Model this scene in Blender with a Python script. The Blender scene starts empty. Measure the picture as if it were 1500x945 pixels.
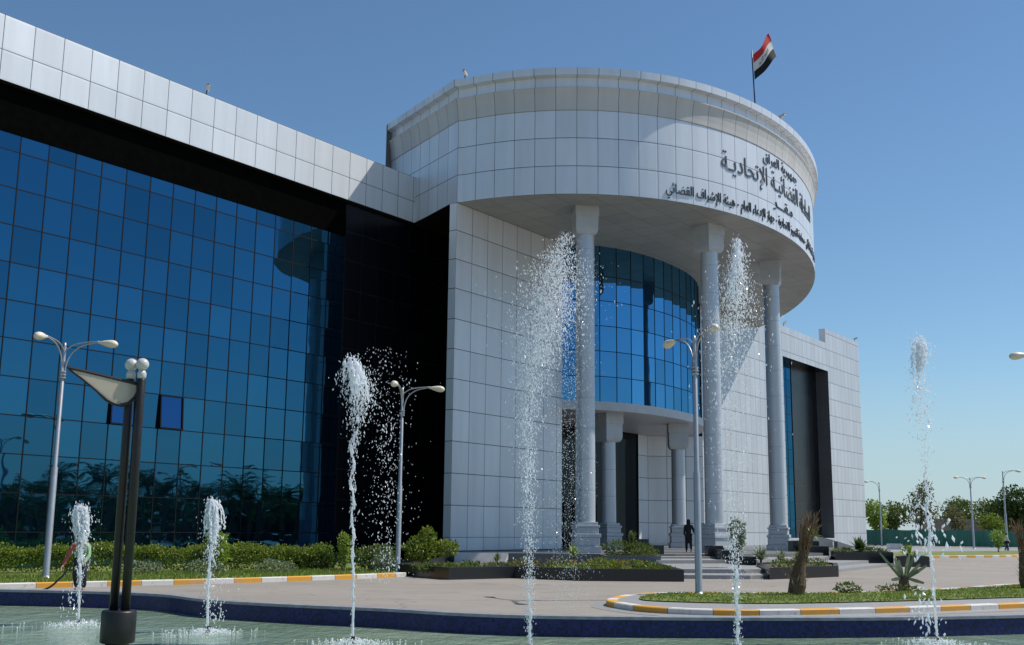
import bpy, math, random
from math import sin, cos, pi, radians, sqrt, atan2, hypot
from mathutils import Vector, Matrix
R = random.Random(7)
S = bpy.context.scene
col = S.collection

# ------------------------------------------------------------------ camera
PITCH, ROLL, HEYE = .18, .011, 1.85
cd = bpy.data.cameras.new('camera'); cam = bpy.data.objects.new('camera', cd); col.objects.link(cam)
cd.sensor_width = 36; cd.lens = 36 * 1640 / 1500; cd.clip_start = .1; cd.clip_end = 6000
_f = Vector((0, cos(PITCH), sin(PITCH))); _u0 = Vector((0, -sin(PITCH), cos(PITCH))); _r0 = Vector((1, 0, 0))
_r = _r0 * cos(ROLL) + _u0 * sin(ROLL); _u = -_r0 * sin(ROLL) + _u0 * cos(ROLL)
cam.matrix_world = Matrix(((_r.x, _u.x, -_f.x, 0), (_r.y, _u.y, -_f.y, 0), (_r.z, _u.z, -_f.z, HEYE), (0, 0, 0, 1)))
S.camera = cam

# ------------------------------------------------------------------ light
SUN_EL, SUN_AZ = radians(54), radians(12)          # azimuth from +X towards +Y
sdir = Vector((cos(SUN_EL) * cos(SUN_AZ), cos(SUN_EL) * sin(SUN_AZ), sin(SUN_EL)))
W = bpy.data.worlds.new('World'); S.world = W; W.use_nodes = True
wn = W.node_tree; bg = wn.nodes['Background']
sky = wn.nodes.new('ShaderNodeTexSky'); sky.sky_type = 'NISHITA'; sky.sun_disc = False
sky.sun_elevation = SUN_EL; sky.sun_rotation = pi / 2 - SUN_AZ
sky.air_density = 1.0; sky.dust_density = .15; sky.ozone_density = 2.6; sky.altitude = 30
# pale dust haze low on the sky
tc = wn.nodes.new('ShaderNodeTexCoord'); sx = wn.nodes.new('ShaderNodeSeparateXYZ'); wn.links.new(tc.outputs['Generated'], sx.inputs[0])
mr = wn.nodes.new('ShaderNodeMapRange'); mr.interpolation_type = 'SMOOTHSTEP'; wn.links.new(sx.outputs[2], mr.inputs[0])
mr.inputs[1].default_value = 0; mr.inputs[2].default_value = .16; mr.inputs[3].default_value = .72; mr.inputs[4].default_value = 0
mxs = wn.nodes.new('ShaderNodeMix'); mxs.data_type = 'RGBA'; wn.links.new(mr.outputs[0], mxs.inputs[0]); wn.links.new(sky.outputs[0], mxs.inputs[6]); mxs.inputs[7].default_value = (5.0, 5.4, 5.9, 1)
mts = wn.nodes.new('ShaderNodeMix'); mts.data_type = 'RGBA'; mts.blend_type = 'MULTIPLY'; mts.inputs[0].default_value = 1
wn.links.new(mxs.outputs[2], mts.inputs[6]); mts.inputs[7].default_value = (.815, .98, 1.05, 1); wn.links.new(mts.outputs[2], bg.inputs[0]); bg.inputs[1].default_value = .105
sl = bpy.data.lights.new('sun', 'SUN'); sl.energy = 4.6; sl.angle = radians(.5); sl.color = (1, .95, .87)
sun = bpy.data.objects.new('sun', sl); col.objects.link(sun)
sun.rotation_euler = sdir.to_track_quat('Z', 'Y').to_euler()
S.view_settings.view_transform = 'Standard'; S.view_settings.look = 'None'; S.view_settings.gamma = 1
S.view_settings.exposure = 0; S.view_settings.use_curve_mapping = False

# ------------------------------------------------------------------ helpers
def link(o, parent=None):
    col.objects.link(o)
    if parent is not None: o.parent = parent
    return o
def tag(o, label=None, cat=None, group=None, kind=None):
    if label: o['label'] = label
    if cat: o['category'] = cat
    if group: o['group'] = group
    if kind: o['kind'] = kind
    return o
def empty(name, loc=(0, 0, 0), rz=0, parent=None):
    o = bpy.data.objects.new(name, None); o.location = loc; o.rotation_euler = (0, 0, rz)
    o.empty_display_size = .2
    return link(o, parent)
def copy_tree(o, parent=None):
    c = o.copy(); col.objects.link(c)
    if parent is not None: c.parent = parent
    for ch in list(o.children): copy_tree(ch, c)
    return c

class MB:
    def __init__(s): s.v = []; s.f = []; s.uv = []; s.mi = []
    def face(s, pts, uv=None, m=0):
        i = len(s.v); s.v += [tuple(p) for p in pts]; s.f.append(tuple(range(i, i + len(pts))))
        s.uv.append(uv or [(0, 0)] * len(pts)); s.mi.append(m); return s
    def box(s, x0, x1, y0, y1, z0, z1, M=None, m=0, bev=0):
        p = [(x0, y0, z0), (x1, y0, z0), (x1, y1, z0), (x0, y1, z0), (x0, y0, z1), (x1, y0, z1), (x1, y1, z1), (x0, y1, z1)]
        if M is not None: p = [tuple(M @ Vector(q)) for q in p]
        i = len(s.v); s.v += p
        for f in ((3, 2, 1, 0), (4, 5, 6, 7), (0, 1, 5, 4), (1, 2, 6, 5), (2, 3, 7, 6), (3, 0, 4, 7)):
            s.f.append(tuple(i + k for k in f))
            a = [Vector(p[k]) for k in f]; lu = (a[1] - a[0]).length; lv = (a[3] - a[0]).length
            s.uv.append([(0, 0), (lu, 0), (lu, lv), (0, lv)]); s.mi.append(m)
        return s
    def tube(s, path, rad, n=8, cap=True, m=0):
        path = [Vector(p) for p in path]; k = len(path)
        if not hasattr(rad, '__len__'): rad = [rad] * k
        i0 = len(s.v); ref = None
        for j, p in enumerate(path):
            t = (path[min(j + 1, k - 1)] - path[max(j - 1, 0)])
            t = t.normalized() if t.length > 1e-9 else Vector((0, 0, 1))
            if ref is None: ref = Vector((1, 0, 0)) if abs(t.x) < .8 else Vector((0, 1, 0))
            a = (ref - t * ref.dot(t)).normalized(); ref = a; b = t.cross(a)
            for q in range(n):
                w = 2 * pi * q / n; s.v.append(tuple(p + (a * cos(w) + b * sin(w)) * rad[j]))
        for j in range(k - 1):
            for q in range(n):
                q2 = (q + 1) % n
                s.f.append((i0 + j * n + q, i0 + j * n + q2, i0 + (j + 1) * n + q2, i0 + (j + 1) * n + q))
                s.uv.append([(q / n, j), ((q + 1) / n, j), ((q + 1) / n, j + 1), (q / n, j + 1)]); s.mi.append(m)
        if cap:
            s.f.append(tuple(i0 + q for q in reversed(range(n)))); s.uv.append([(0, 0)] * n); s.mi.append(m)
            s.f.append(tuple(i0 + (k - 1) * n + q for q in range(n))); s.uv.append([(0, 0)] * n); s.mi.append(m)
        return s
    def lathe(s, prof, c=(0, 0, 0), n=24, M=None, m=0):
        i0 = len(s.v); k = len(prof)
        for r, z in prof:
            for q in range(n):
                w = 2 * pi * q / n; p = Vector((r * cos(w), r * sin(w), z))
                if M is not None: p = M @ p
                s.v.append((p.x + c[0], p.y + c[1], p.z + c[2]))
        for j in range(k - 1):
            for q in range(n):
                q2 = (q + 1) % n
                s.f.append((i0 + j * n + q, i0 + j * n + q2, i0 + (j + 1) * n + q2, i0 + (j + 1) * n + q))
                s.uv.append([(q / n, j), ((q + 1) / n, j), ((q + 1) / n, j + 1), (q / n, j + 1)]); s.mi.append(m)
        s.f.append(tuple(i0 + q for q in reversed(range(n)))); s.uv.append([(0, 0)] * n); s.mi.append(m)
        s.f.append(tuple(i0 + (k - 1) * n + q for q in range(n))); s.uv.append([(0, 0)] * n); s.mi.append(m)
        return s
    def prism(s, poly, z0, z1, m=0, bottom=True):
        n = len(poly); ar = sum(poly[i][0] * poly[(i + 1) % n][1] - poly[(i + 1) % n][0] * poly[i][1] for i in range(n))
        if ar < 0: poly = poly[::-1]
        s.face([(x, y, z1) for x, y in poly], [(x, y) for x, y in poly], m)
        if bottom: s.face([(x, y, z0) for x, y in reversed(poly)], [(x, y) for x, y in reversed(poly)], m)
        L = 0
        for i in range(n):
            a, b = poly[i], poly[(i + 1) % n]; l = hypot(b[0] - a[0], b[1] - a[1])
            s.face([(a[0], a[1], z0), (b[0], b[1], z0), (b[0], b[1], z1), (a[0], a[1], z1)],
                   [(L, z0), (L + l, z0), (L + l, z1), (L, z1)], m); L += l
        return s
    def build(s, name, mat, parent=None, smooth=False, bevel=0):
        me = bpy.data.meshes.new(name); me.from_pydata(s.v, [], s.f)
        uvl = me.uv_layers.new(name='UVMap'); flat = []
        for u in s.uv:
            for q in u: flat += [float(q[0]), float(q[1])]
        uvl.data.foreach_set('uv', flat)
        for mm in (mat if isinstance(mat, (list, tuple)) else [mat]): me.materials.append(mm)
        me.polygons.foreach_set('material_index', s.mi)
        if smooth: me.polygons.foreach_set('use_smooth', [True] * len(me.polygons))
        me.update()
        o = link(bpy.data.objects.new(name, me), parent)
        if bevel:
            md = o.modifiers.new('bevel', 'BEVEL'); md.width = bevel; md.segments = 2; md.limit_method = 'ANGLE'
        return o

class NT:
    def __init__(s, name):
        s.m = bpy.data.materials.new(name); s.m.use_nodes = True; s.t = s.m.node_tree
        s.p = s.t.nodes['Principled BSDF']; s.out = s.t.nodes['Material Output']
    def n(s, typ, **kw):
        x = s.t.nodes.new('ShaderNode' + typ)
        for k, v in kw.items():
            if k.startswith('_'): x.inputs[k[1:].replace('_', ' ')].default_value = v
            else: setattr(x, k, v)
        return x
    def l(s, a, b): s.t.links.new(a, b)
    def put(s, sock, v):
        if isinstance(v, (int, float, tuple, list)): sock.default_value = v
        else: s.l(v, sock)
    def math(s, op, a, b=0, c=None):
        x = s.n('Math', operation=op); s.put(x.inputs[0], a); s.put(x.inputs[1], b)
        if c is not None: s.put(x.inputs[2], c)
        return x.outputs[0]
    def mix(s, f, a, b, blend='MIX'):
        x = s.n('Mix', data_type='RGBA', blend_type=blend); s.put(x.inputs[0], f); s.put(x.inputs[6], a); s.put(x.inputs[7], b); return x.outputs[2]
    def uv(s):
        x = s.n('UVMap'); y = s.n('SeparateXYZ'); s.l(x.outputs[0], y.inputs[0]); return y.outputs[0], y.outputs[1]
    def obj(s): return s.n('TexCoord').outputs['Object']
    def pos(s): return s.n('NewGeometry').outputs['Position']
    def noise(s, vec, scale, detail=4, rough=.55):
        x = s.n('TexNoise'); x.inputs['Scale'].default_value = scale; x.inputs['Detail'].default_value = detail; x.inputs['Roughness'].default_value = rough
        if vec is not None: s.l(vec, x.inputs['Vector'])
        return x.outputs[0]
    def ramp(s, f, a, b, lo=0., hi=1.):
        x = s.n('MapRange'); s.put(x.inputs[0], f); x.inputs[1].default_value = lo; x.inputs[2].default_value = hi; x.inputs[3].default_value = a; x.inputs[4].default_value = b; return x.outputs[0]
    def white(s, a, b):
        c = s.n('CombineXYZ'); s.put(c.inputs[0], a); s.put(c.inputs[1], b)
        x = s.n('TexWhiteNoise', noise_dimensions='3D'); s.l(c.outputs[0], x.inputs[0]); return x
    def bump(s, h, strength=.2, dist=.02):
        x = s.n('Bump'); x.inputs['Strength'].default_value = strength; x.inputs['Distance'].default_value = dist; s.l(h, x.inputs['Height']); s.l(x.outputs[0], s.p.inputs['Normal']); return x
    def set(s, **kw):
        for k, v in kw.items(): s.put(s.p.inputs[k.replace('_', ' ')], v)
        return s.m
def c4(*c): return (c[0], c[1], c[2], 1)

def plain(name, rgb, rough=.6, metal=0, var=.15, scale=6., spec=.5, bump=0):
    t = NT(name); f = t.noise(t.pos(), scale)
    k = t.ramp(f, 1 - var, 1 + var, .3, .7)
    x = t.n('VectorMath', operation='SCALE'); x.inputs[0].default_value = rgb; t.l(k, x.inputs['Scale'])
    t.l(x.outputs[0], t.p.inputs['Base Color'])
    if bump: t.bump(t.noise(t.pos(), scale * 4), bump, .01)
    return t.set(Roughness=rough, Metallic=metal, Specular_IOR_Level=spec)

def panel_mat(name, rgb, seam=(.09, .095, .1), w=.018, rough=.38, metal=.25, var=.05, tilt=.012, spec=.5):
    """cladding panels: UV counted in panels; dark joints, small differences from panel to panel, dust streaks"""
    t = NT(name); u, v = t.uv()
    fu = t.math('FRACT', u); fv = t.math('FRACT', v)
    eu = t.math('MINIMUM', fu, t.math('SUBTRACT', 1, fu)); ev = t.math('MINIMUM', fv, t.math('SUBTRACT', 1, fv))
    e = t.math('MINIMUM', eu, ev)
    mask = t.math('LESS_THAN', e, w / 2 + .003)
    wn_ = t.white(t.math('FLOOR', u), t.math('FLOOR', v))
    k = t.ramp(wn_.outputs[0], 1 - var, 1 + var)
    mp = t.n('Mapping'); mp.inputs['Scale'].default_value = (1.3, 1.3, .16); t.l(t.pos(), mp.inputs[0])
    st = t.ramp(t.noise(mp.outputs[0], 1.2, 5), .93, 1.05, .3, .7)
    k = t.math('MULTIPLY', k, st)
    x = t.n('VectorMath', operation='SCALE'); x.inputs[0].default_value = rgb; t.l(k, x.inputs['Scale'])
    t.l(t.mix(mask, x.outputs[0], c4(*seam)), t.p.inputs['Base Color'])
    # each panel sits at a slightly different angle and bows a little
    g = t.n('NewGeometry'); sub = t.n('VectorMath', operation='SUBTRACT'); t.l(wn_.outputs[1], sub.inputs[0]); sub.inputs[1].default_value = (.5, .5, .5)
    sc = t.n('VectorMath', operation='SCALE'); t.l(sub.outputs[0], sc.inputs[0]); sc.inputs['Scale'].default_value = tilt * 2
    ad = t.n('VectorMath', operation='ADD'); t.l(g.outputs['Normal'], ad.inputs[0]); t.l(sc.outputs[0], ad.inputs[1])
    nm = t.n('VectorMath', operation='NORMALIZE'); t.l(ad.outputs[0], nm.inputs[0])
    b = t.n('Bump'); b.inputs['Strength'].default_value = .18; b.inputs['Distance'].default_value = .02
    t.l(t.math('MINIMUM', t.math('MULTIPLY', e, 14), 1), b.inputs['Height']); t.l(nm.outputs[0], b.inputs['Normal']); t.l(b.outputs[0], t.p.inputs['Normal'])
    return t.set(Roughness=rough, Metallic=metal, Specular_IOR_Level=spec)

def glass_mat(name, tint, body, tilt=.007, wob=.012):
    """coated mirror glass: tinted reflection over a dark body; panes are not perfectly aligned"""
    t = NT(name); u, v = t.uv()
    wn_ = t.white(t.math('FLOOR', u), t.math('FLOOR', v))
    g = t.n('NewGeometry'); sub = t.n('VectorMath', operation='SUBTRACT'); t.l(wn_.outputs[1], sub.inputs[0]); sub.inputs[1].default_value = (.5, .5, .5)
    sc = t.n('VectorMath', operation='SCALE'); t.l(sub.outputs[0], sc.inputs[0]); sc.inputs['Scale'].default_value = tilt * 2
    ad = t.n('VectorMath', operation='ADD'); t.l(g.outputs['Normal'], ad.inputs[0]); t.l(sc.outputs[0], ad.inputs[1])
    nm = t.n('VectorMath', operation='NORMALIZE'); t.l(ad.outputs[0], nm.inputs[0])
    b = t.n('Bump'); b.inputs['Strength'].default_value = wob; b.inputs['Distance'].default_value = .3
    t.l(t.noise(t.pos(), .9, 1), b.inputs['Height']); t.l(nm.outputs[0], b.inputs['Normal'])
    gl = t.n('BsdfGlossy'); gl.inputs['Roughness'].default_value = .015; t.l(b.outputs[0], gl.inputs['Normal'])
    k = t.ramp(wn_.outputs[0], .84, 1.12)
    x = t.n('VectorMath', operation='SCALE'); x.inputs[0].default_value = tint; t.l(k, x.inputs['Scale']); t.l(x.outputs[0], gl.inputs[0])
    df = t.n('BsdfDiffuse'); df.inputs[0].default_value = c4(*body)
    a = t.n('AddShader'); t.l(gl.outputs[0], a.inputs[0]); t.l(df.outputs[0], a.inputs[1]); t.l(a.outputs[0], t.out.inputs[0])
    return t.m

def leaf_mat(name, a, b, rough=.5, trans=.35):
    t = NT(name); g = t.n('NewGeometry')
    f = t.math('ADD', t.math('MULTIPLY', g.outputs['Random Per Island'], .6), t.math('MULTIPLY', t.noise(t.pos(), 2.2, 2), .4))
    cc = t.mix(t.ramp(f, 0, 1, .15, .8), c4(*a), c4(*b)); t.l(cc, t.p.inputs['Base Color'])
    t.set(Roughness=rough, Specular_IOR_Level=.3)
    tr = t.n('BsdfTranslucent'); t.l(cc, tr.inputs[0]); mx = t.n('MixShader'); mx.inputs[0].default_value = trans
    t.l(t.p.outputs[0], mx.inputs[1]); t.l(tr.outputs[0], mx.inputs[2]); t.l(mx.outputs[0], t.out.inputs[0])
    return t.m

M = {}
M['panel'] = panel_mat('silver panels', (.73, .75, .77))
M['panel_cove'] = panel_mat('cornice panels', (.56, .55, .52), metal=.0, rough=.55)
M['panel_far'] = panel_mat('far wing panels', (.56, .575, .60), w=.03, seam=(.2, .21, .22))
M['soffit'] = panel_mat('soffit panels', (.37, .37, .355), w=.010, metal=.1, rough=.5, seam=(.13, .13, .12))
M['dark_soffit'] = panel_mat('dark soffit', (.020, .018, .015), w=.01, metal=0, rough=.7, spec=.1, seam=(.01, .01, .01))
M['dark_clad'] = panel_mat('black cladding', (.004, .0045, .007), w=.014, metal=0, rough=.26, spec=.28, seam=(.022, .022, .025), var=.25)
M['jamb'] = panel_mat('grey jamb panels', (.12, .125, .135), w=.02, metal=.2)
M['glass'] = glass_mat('blue mirror glass', (.030, .125, .215), (.001, .004, .008))
M['glass_bright'] = glass_mat('blue drum glass', (.075, .245, .43), (.001, .003, .007), tilt=.004)
M['glass_open'] = glass_mat('open pane glass', (.030, .095, .22), (.001, .004, .012))
M['glass_dark'] = glass_mat('dark entrance glass', (.022, .025, .028), (.012, .013, .014))
M['mullion'] = plain('dark mullion', (.004, .006, .009), .6, spec=.2)
M['colm'] = panel_mat('column sheet', (.54, .57, .60), seam=(.25, .26, .28), w=.005, metal=.35, rough=.36, var=.02, tilt=.0)
M['stone_w'] = plain('pale cladding', (.50, .52, .54), .45, .1, .06, 2)
M['granite_b'] = plain('black granite', (.016, .017, .019), .28, 0, .5, 40)
M['granite_g'] = plain('grey granite', (.15, .155, .16), .5, 0, .3, 30)
M['white_paint'] = plain('white paint', (.62, .60, .57), .7, 0, .1, 3)
M['step'] = plain('step stone', (.30, .30, .295), .55, 0, .15, 12)
M['metal'] = plain('galvanised pole', (.42, .43, .44), .42, .55, .08, 5)
M['lamp_head'] = plain('cream lamp head', (.72, .66, .52), .45, 0, .08, 6)
M['dark_metal'] = plain('charcoal metal', (.022, .021, .021), .42, .3, .15, 8)
M['globe'] = plain('opal globe', (.54, .53, .50), .3, 0, .06, 9)
M['sail'] = plain('cream diffuser', (.72, .67, .58), .55, 0, .07, 4)
M['text'] = plain('dark lettering', (.055, .058, .062), .45, .2, .1, 4)
M['text_grey'] = plain('grey lettering', (.115, .12, .125), .4, .3, .1, 4)
M['soil'] = plain('soil', (.13, .095, .06), .9, 0, .35, 9)
M['cam_w'] = plain('camera housing', (.5, .48, .43), .5)
M['bark'] = plain('bark', (.10, .075, .05), .9, 0, .4, 20, bump=.5)
M['palm_trunk'] = plain('palm trunk', (.13, .085, .05), .9, 0, .45, 24, bump=.6)
M['dry_frond'] = leaf_mat('dry fronds', (.16, .10, .055), (.30, .21, .12), .8, .15)
M['leaf_hedge'] = leaf_mat('hedge leaves', (.11, .16, .018), (.26, .33, .05))
M['leaf_lime'] = leaf_mat('lime leaves', (.17, .26, .03), (.32, .42, .075))
M['leaf_dark'] = leaf_mat('dark leaves', (.024, .05, .011), (.085, .14, .028))
M['leaf_mid'] = leaf_mat('mid leaves', (.075, .12, .027), (.18, .23, .055))
M['leaf_olive'] = leaf_mat('olive leaves', (.10, .11, .042), (.21, .205, .085))
M['leaf_grey'] = leaf_mat('grey green leaves', (.14, .19, .11), (.31, .36, .23))
M['grass'] = leaf_mat('grass blades', (.10, .17, .025), (.25, .32, .06), .7, .3)
M['petal'] = leaf_mat('orange petals', (.5, .16, .02), (.7, .5, .06))
M['skin'] = plain('skin', (.36, .20, .13), .5)
M['black_cloth'] = plain('black cloth', (.008, .008, .010), .8)
M['navy_cloth'] = plain('navy cloth', (.018, .022, .035), .8)
M['white_cloth'] = plain('white cloth', (.6, .6, .58), .8)
M['orange_cloth'] = plain('orange cloth', (.40, .11, .06), .8)
M['green_cloth'] = plain('green cloth', (.25, .42, .22), .8)
M['hair'] = plain('black hair', (.008, .007, .006), .5)
M['hose'] = plain('black hose', (.01, .01, .01), .4)

def ground_mat():
    t = NT('dusty paving'); p = t.pos()
    a = t.noise(p, .12, 6, .6); b = t.noise(p, 1.7, 5); c = t.noise(p, 40, 3)
    cc = t.mix(t.ramp(a, 0, 1, .35, .65), c4(.255, .228, .198), c4(.315, .282, .245))
    cc = t.mix(t.ramp(b, 0, .35, .5, .72), cc, c4(.21, .185, .165))
    cc = t.mix(t.ramp(c, 0, .25, .45, .7), cc, c4(.41, .36, .31))
    mp = t.n('Mapping'); mp.inputs['Rotation'].default_value = (0, 0, .55); mp.inputs['Scale'].default_value = (.12, 1.6, 1); t.l(p, mp.inputs[0])
    cc = t.mix(t.ramp(t.noise(mp.outputs[0], .8, 4), 0, .30, .5, .75), cc, c4(.20, .175, .155))
    # cast joints every few metres, with hairline cracks and old stains
    mp2 = t.n('Mapping'); mp2.inputs['Rotation'].default_value = (0, 0, .95); t.l(p, mp2.inputs[0]); sp = t.n('SeparateXYZ'); t.l(mp2.outputs[0], sp.inputs[0])
    jx = t.math('LESS_THAN', t.math('FRACT', t.math('DIVIDE', sp.outputs[0], 5.2)), .006); jy = t.math('LESS_THAN', t.math('FRACT', t.math('DIVIDE', sp.outputs[1], 5.2)), .006)
    cc = t.mix(t.math('MULTIPLY', t.math('MAXIMUM', jx, jy), .55), cc, c4(.10, .085, .07))
    vo = t.n('TexVoronoi', feature='DISTANCE_TO_EDGE'); vo.inputs['Scale'].default_value = .16
    wv = t.n('VectorMath', operation='ADD'); t.l(p, wv.inputs[0]); nz = t.n('TexNoise'); nz.inputs['Scale'].default_value = .6; t.l(p, nz.inputs['Vector']); sc_ = t.n('VectorMath', operation='SCALE'); t.l(nz.outputs[1], sc_.inputs[0]); sc_.inputs['Scale'].default_value = 1.6; t.l(sc_.outputs[0], wv.inputs[1]); t.l(wv.outputs[0], vo.inputs['Vector'])
    cc = t.mix(t.math('MULTIPLY', t.math('LESS_THAN', vo.outputs['Distance'], .0022), .5), cc, c4(.09, .075, .06))
    cc = t.mix(t.ramp(t.noise(p, .42, 4), 0, .45, .60, .74), cc, c4(.15, .13, .11))
    t.l(cc, t.p.inputs['Base Color']); t.bump(c, .25, .01); return t.set(Roughness=.85)
M['ground'] = ground_mat()
def kerb_mat():
    t = NT('painted kerb'); u, v = t.uv()
    f = t.math('FRACT', t.math('MULTIPLY', u, .5)); k = t.math('LESS_THAN', f, .5)
    w1 = t.noise(t.pos(), 7, 5); w2 = t.noise(t.pos(), 1.4, 3)
    cc = t.mix(k, c4(.66, .64, .60), c4(.68, .33, .035))
    j = t.math('LESS_THAN', t.math('FRACT', u), .025)
    cc = t.mix(j, cc, c4(.22, .19, .16))
    cc = t.mix(t.ramp(w1, 0, .75, .56, .74), cc, c4(.36, .31, .26)); cc = t.mix(t.ramp(w2, 0, .4, .5, .8), cc, c4(.45, .40, .34))
    t.l(cc, t.p.inputs['Base Color']); t.bump(w1, .3, .01); return t.set(Roughness=.75)
M['kerb'] = kerb_mat()
def tile_mat():
    t = NT('navy mosaic tile'); u, v = t.uv()
    fu = t.math('FRACT', t.math('MULTIPLY', u, 20)); fv = t.math('FRACT', t.math('MULTIPLY', v, 20))
    e = t.math('MINIMUM', t.math('MINIMUM', fu, fv), t.math('MINIMUM', t.math('SUBTRACT', 1, fu), t.math('SUBTRACT', 1, fv)))
    wn_ = t.white(t.math('FLOOR', t.math('MULTIPLY', u, 20)), t.math('FLOOR', t.math('MULTIPLY', v, 20)))
    cc = t.mix(wn_.outputs[0], c4(.006, .009, .055), c4(.018, .026, .15))
    cc = t.mix(t.math('LESS_THAN', e, .06), cc, c4(.02, .022, .05))
    st = t.noise(t.pos(), 1.3, 5); cc = t.mix(t.ramp(st, 0, .22, .55, .8), cc, c4(.07, .08, .12))
    t.l(cc, t.p.inputs['Base Color']); return t.set(Roughness=.35, Specular_IOR_Level=.25)
M['tile'] = tile_mat()
M['rim'] = plain('rim coping', (.26, .26, .29), .55, 0, .25, 5)
def water_mat():
    t = NT('pool water'); p = t.pos()
    mp = t.n('Mapping'); mp.inputs['Scale'].default_value = (1, .55, 1); t.l(p, mp.inputs[0])
    a = t.noise(mp.outputs[0], 2.1, 5, .62); b = t.noise(mp.outputs[0], 7.3, 4)
    h = t.math('ADD', t.math('MULTIPLY', a, 1.0), t.math('MULTIPLY', b, .35))
    t.bump(h, .8, .09)
    big = t.noise(p, .35, 3)
    cc = t.mix(t.ramp(big, 0, 1, .35, .65), c4(.20, .295, .20), c4(.30, .39, .285)); t.l(cc, t.p.inputs['Base Color'])
    return t.set(Roughness=.06, IOR=1.33, Specular_IOR_Level=.5)
M['water'] = water_mat()
def spray_mat():
    t = NT('falling water'); t.set(Base_Color=c4(.93, .95, .97), Roughness=.12, IOR=1.33, Specular_IOR_Level=.7)
    tr = t.n('BsdfTranslucent'); tr.inputs[0].default_value = c4(.95, .97, 1); tp = t.n('BsdfTransparent')
    m1 = t.n('MixShader'); m1.inputs[0].default_value = .55; t.l(t.p.outputs[0], m1.inputs[1]); t.l(tr.outputs[0], m1.inputs[2])
    m2 = t.n('MixShader'); m2.inputs[0].default_value = .10; t.l(m1.outputs[0], m2.inputs[1]); t.l(tp.outputs[0], m2.inputs[2]); t.l(m2.outputs[0], t.out.inputs[0])
    return t.m
M['spray'] = spray_mat()
def lawn_mat():
    t = NT('lawn turf'); p = t.pos(); a = t.noise(p, .8, 5); b = t.noise(p, 18, 3)
    cc = t.mix(t.ramp(b, 0, 1, .3, .7), c4(.10, .14, .025), c4(.20, .23, .055)); cc = t.mix(t.ramp(a, 0, .8, .55, .75), cc, c4(.22, .17, .09))
    t.l(cc, t.p.inputs['Base Color']); t.bump(b, .6, .03); return t.set(Roughness=.9)
M['lawn'] = lawn_mat()
def screen_mat():
    t = NT('green windscreen'); mp = t.n('Mapping'); mp.inputs['Scale'].default_value = (1, 1, .2); t.l(t.pos(), mp.inputs[0])
    f = t.noise(mp.outputs[0], .9, 4)
    t.l(t.mix(t.ramp(f, 0, 1, .35, .65), c4(.022, .115, .085), c4(.05, .19, .145)), t.p.inputs['Base Color']); return t.set(Roughness=.8)
M['screen'] = screen_mat()
def flag_mat():
    t = NT('flag stripes'); u, v = t.uv()
    cc = t.mix(t.math('GREATER_THAN', v, .667), t.mix(t.math('GREATER_THAN', v, .333), c4(.012, .012, .014), c4(.68, .67, .64)), c4(.55, .03, .035))
    t.l(cc, t.p.inputs['Base Color']); t.set(Roughness=.8)
    tr = t.n('BsdfTranslucent'); t.l(cc, tr.inputs[0]); mx = t.n('MixShader'); mx.inputs[0].default_value = .3
    t.l(t.p.outputs[0], mx.inputs[1]); t.l(tr.outputs[0], mx.inputs[2]); t.l(mx.outputs[0], t.out.inputs[0]); return t.m
M['flag'] = flag_mat()
M['flag_green'] = plain('flag green', (.02, .16, .05), .8)

# ------------------------------------------------------------------ ground, pool, kerbs
def sheet(name, poly, z, mat, kind='structure'):
    m = MB(); n = len(poly); ar = sum(poly[i][0] * poly[(i + 1) % n][1] - poly[(i + 1) % n][0] * poly[i][1] for i in range(n))
    if ar < 0: poly = poly[::-1]
    m.face([(x, y, z) for x, y in poly], poly); return tag(m.build(name, mat), kind=kind)
sheet('ground', [(-2500, -2500), (2500, -2500), (2500, 4000), (-2500, 4000)], 0, M['ground'])

def smooth_path(pts, n=6, closed=False):
    P = [Vector(p) for p in pts]; out = []; k = len(P)
    for i in range(k if closed else k - 1):
        g = (lambda j: P[j % k]) if closed else (lambda j: P[min(max(j, 0), k - 1)])
        p0, p1, p2, p3 = g(i - 1), g(i), g(i + 1), g(i + 2)
        for q in range(n):
            t = q / n
            out.append(.5 * ((2 * p1) + (p2 - p0) * t + (2 * p0 - 5 * p1 + 4 * p2 - p3) * t * t + (3 * p1 - p0 - 3 * p2 + p3) * t ** 3))
    if not closed: out.append(P[-1])
    return out
def offset_path(P, d, closed=False):
    out = []; k = len(P)
    for i in range(k):
        a = P[(i - 1) % k] if closed else P[max(i - 1, 0)]; b = P[(i + 1) % k] if closed else P[min(i + 1, k - 1)]
        e1 = (P[i] - a).to_2d(); e2 = (b - P[i]).to_2d()
        if e1.length < 1e-6: e1 = e2
        if e2.length < 1e-6: e2 = e1
        e1.normalize(); e2.normalize(); t = (e1 + e2)
        t.normalize(); nn = Vector((-t.y, t.x)); kk = max(.5, nn.dot(Vector((-e1.y, e1.x))))
        out.append(Vector((P[i].x + nn.x * d / kk, P[i].y + nn.y * d / kk, 0)))
    return out
def cumlen(P):
    L = [0]
    for i in range(1, len(P)): L.append(L[-1] + (P[i] - P[i - 1]).to_2d().length)
    return L
def strip(m, P0, z0, P1, z1, L, mi=0, flip=False, v0=0, v1=1):
    for i in range(len(P0) - 1):
        q = [(P0[i].x, P0[i].y, z0), (P0[i + 1].x, P0[i + 1].y, z0), (P1[i + 1].x, P1[i + 1].y, z1), (P1[i].x, P1[i].y, z1)]
        uv = [(L[i], v0), (L[i + 1], v0), (L[i + 1], v1), (L[i], v1)]
        if flip: q = q[::-1]; uv = uv[::-1]
        m.face(q, uv, mi)

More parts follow.
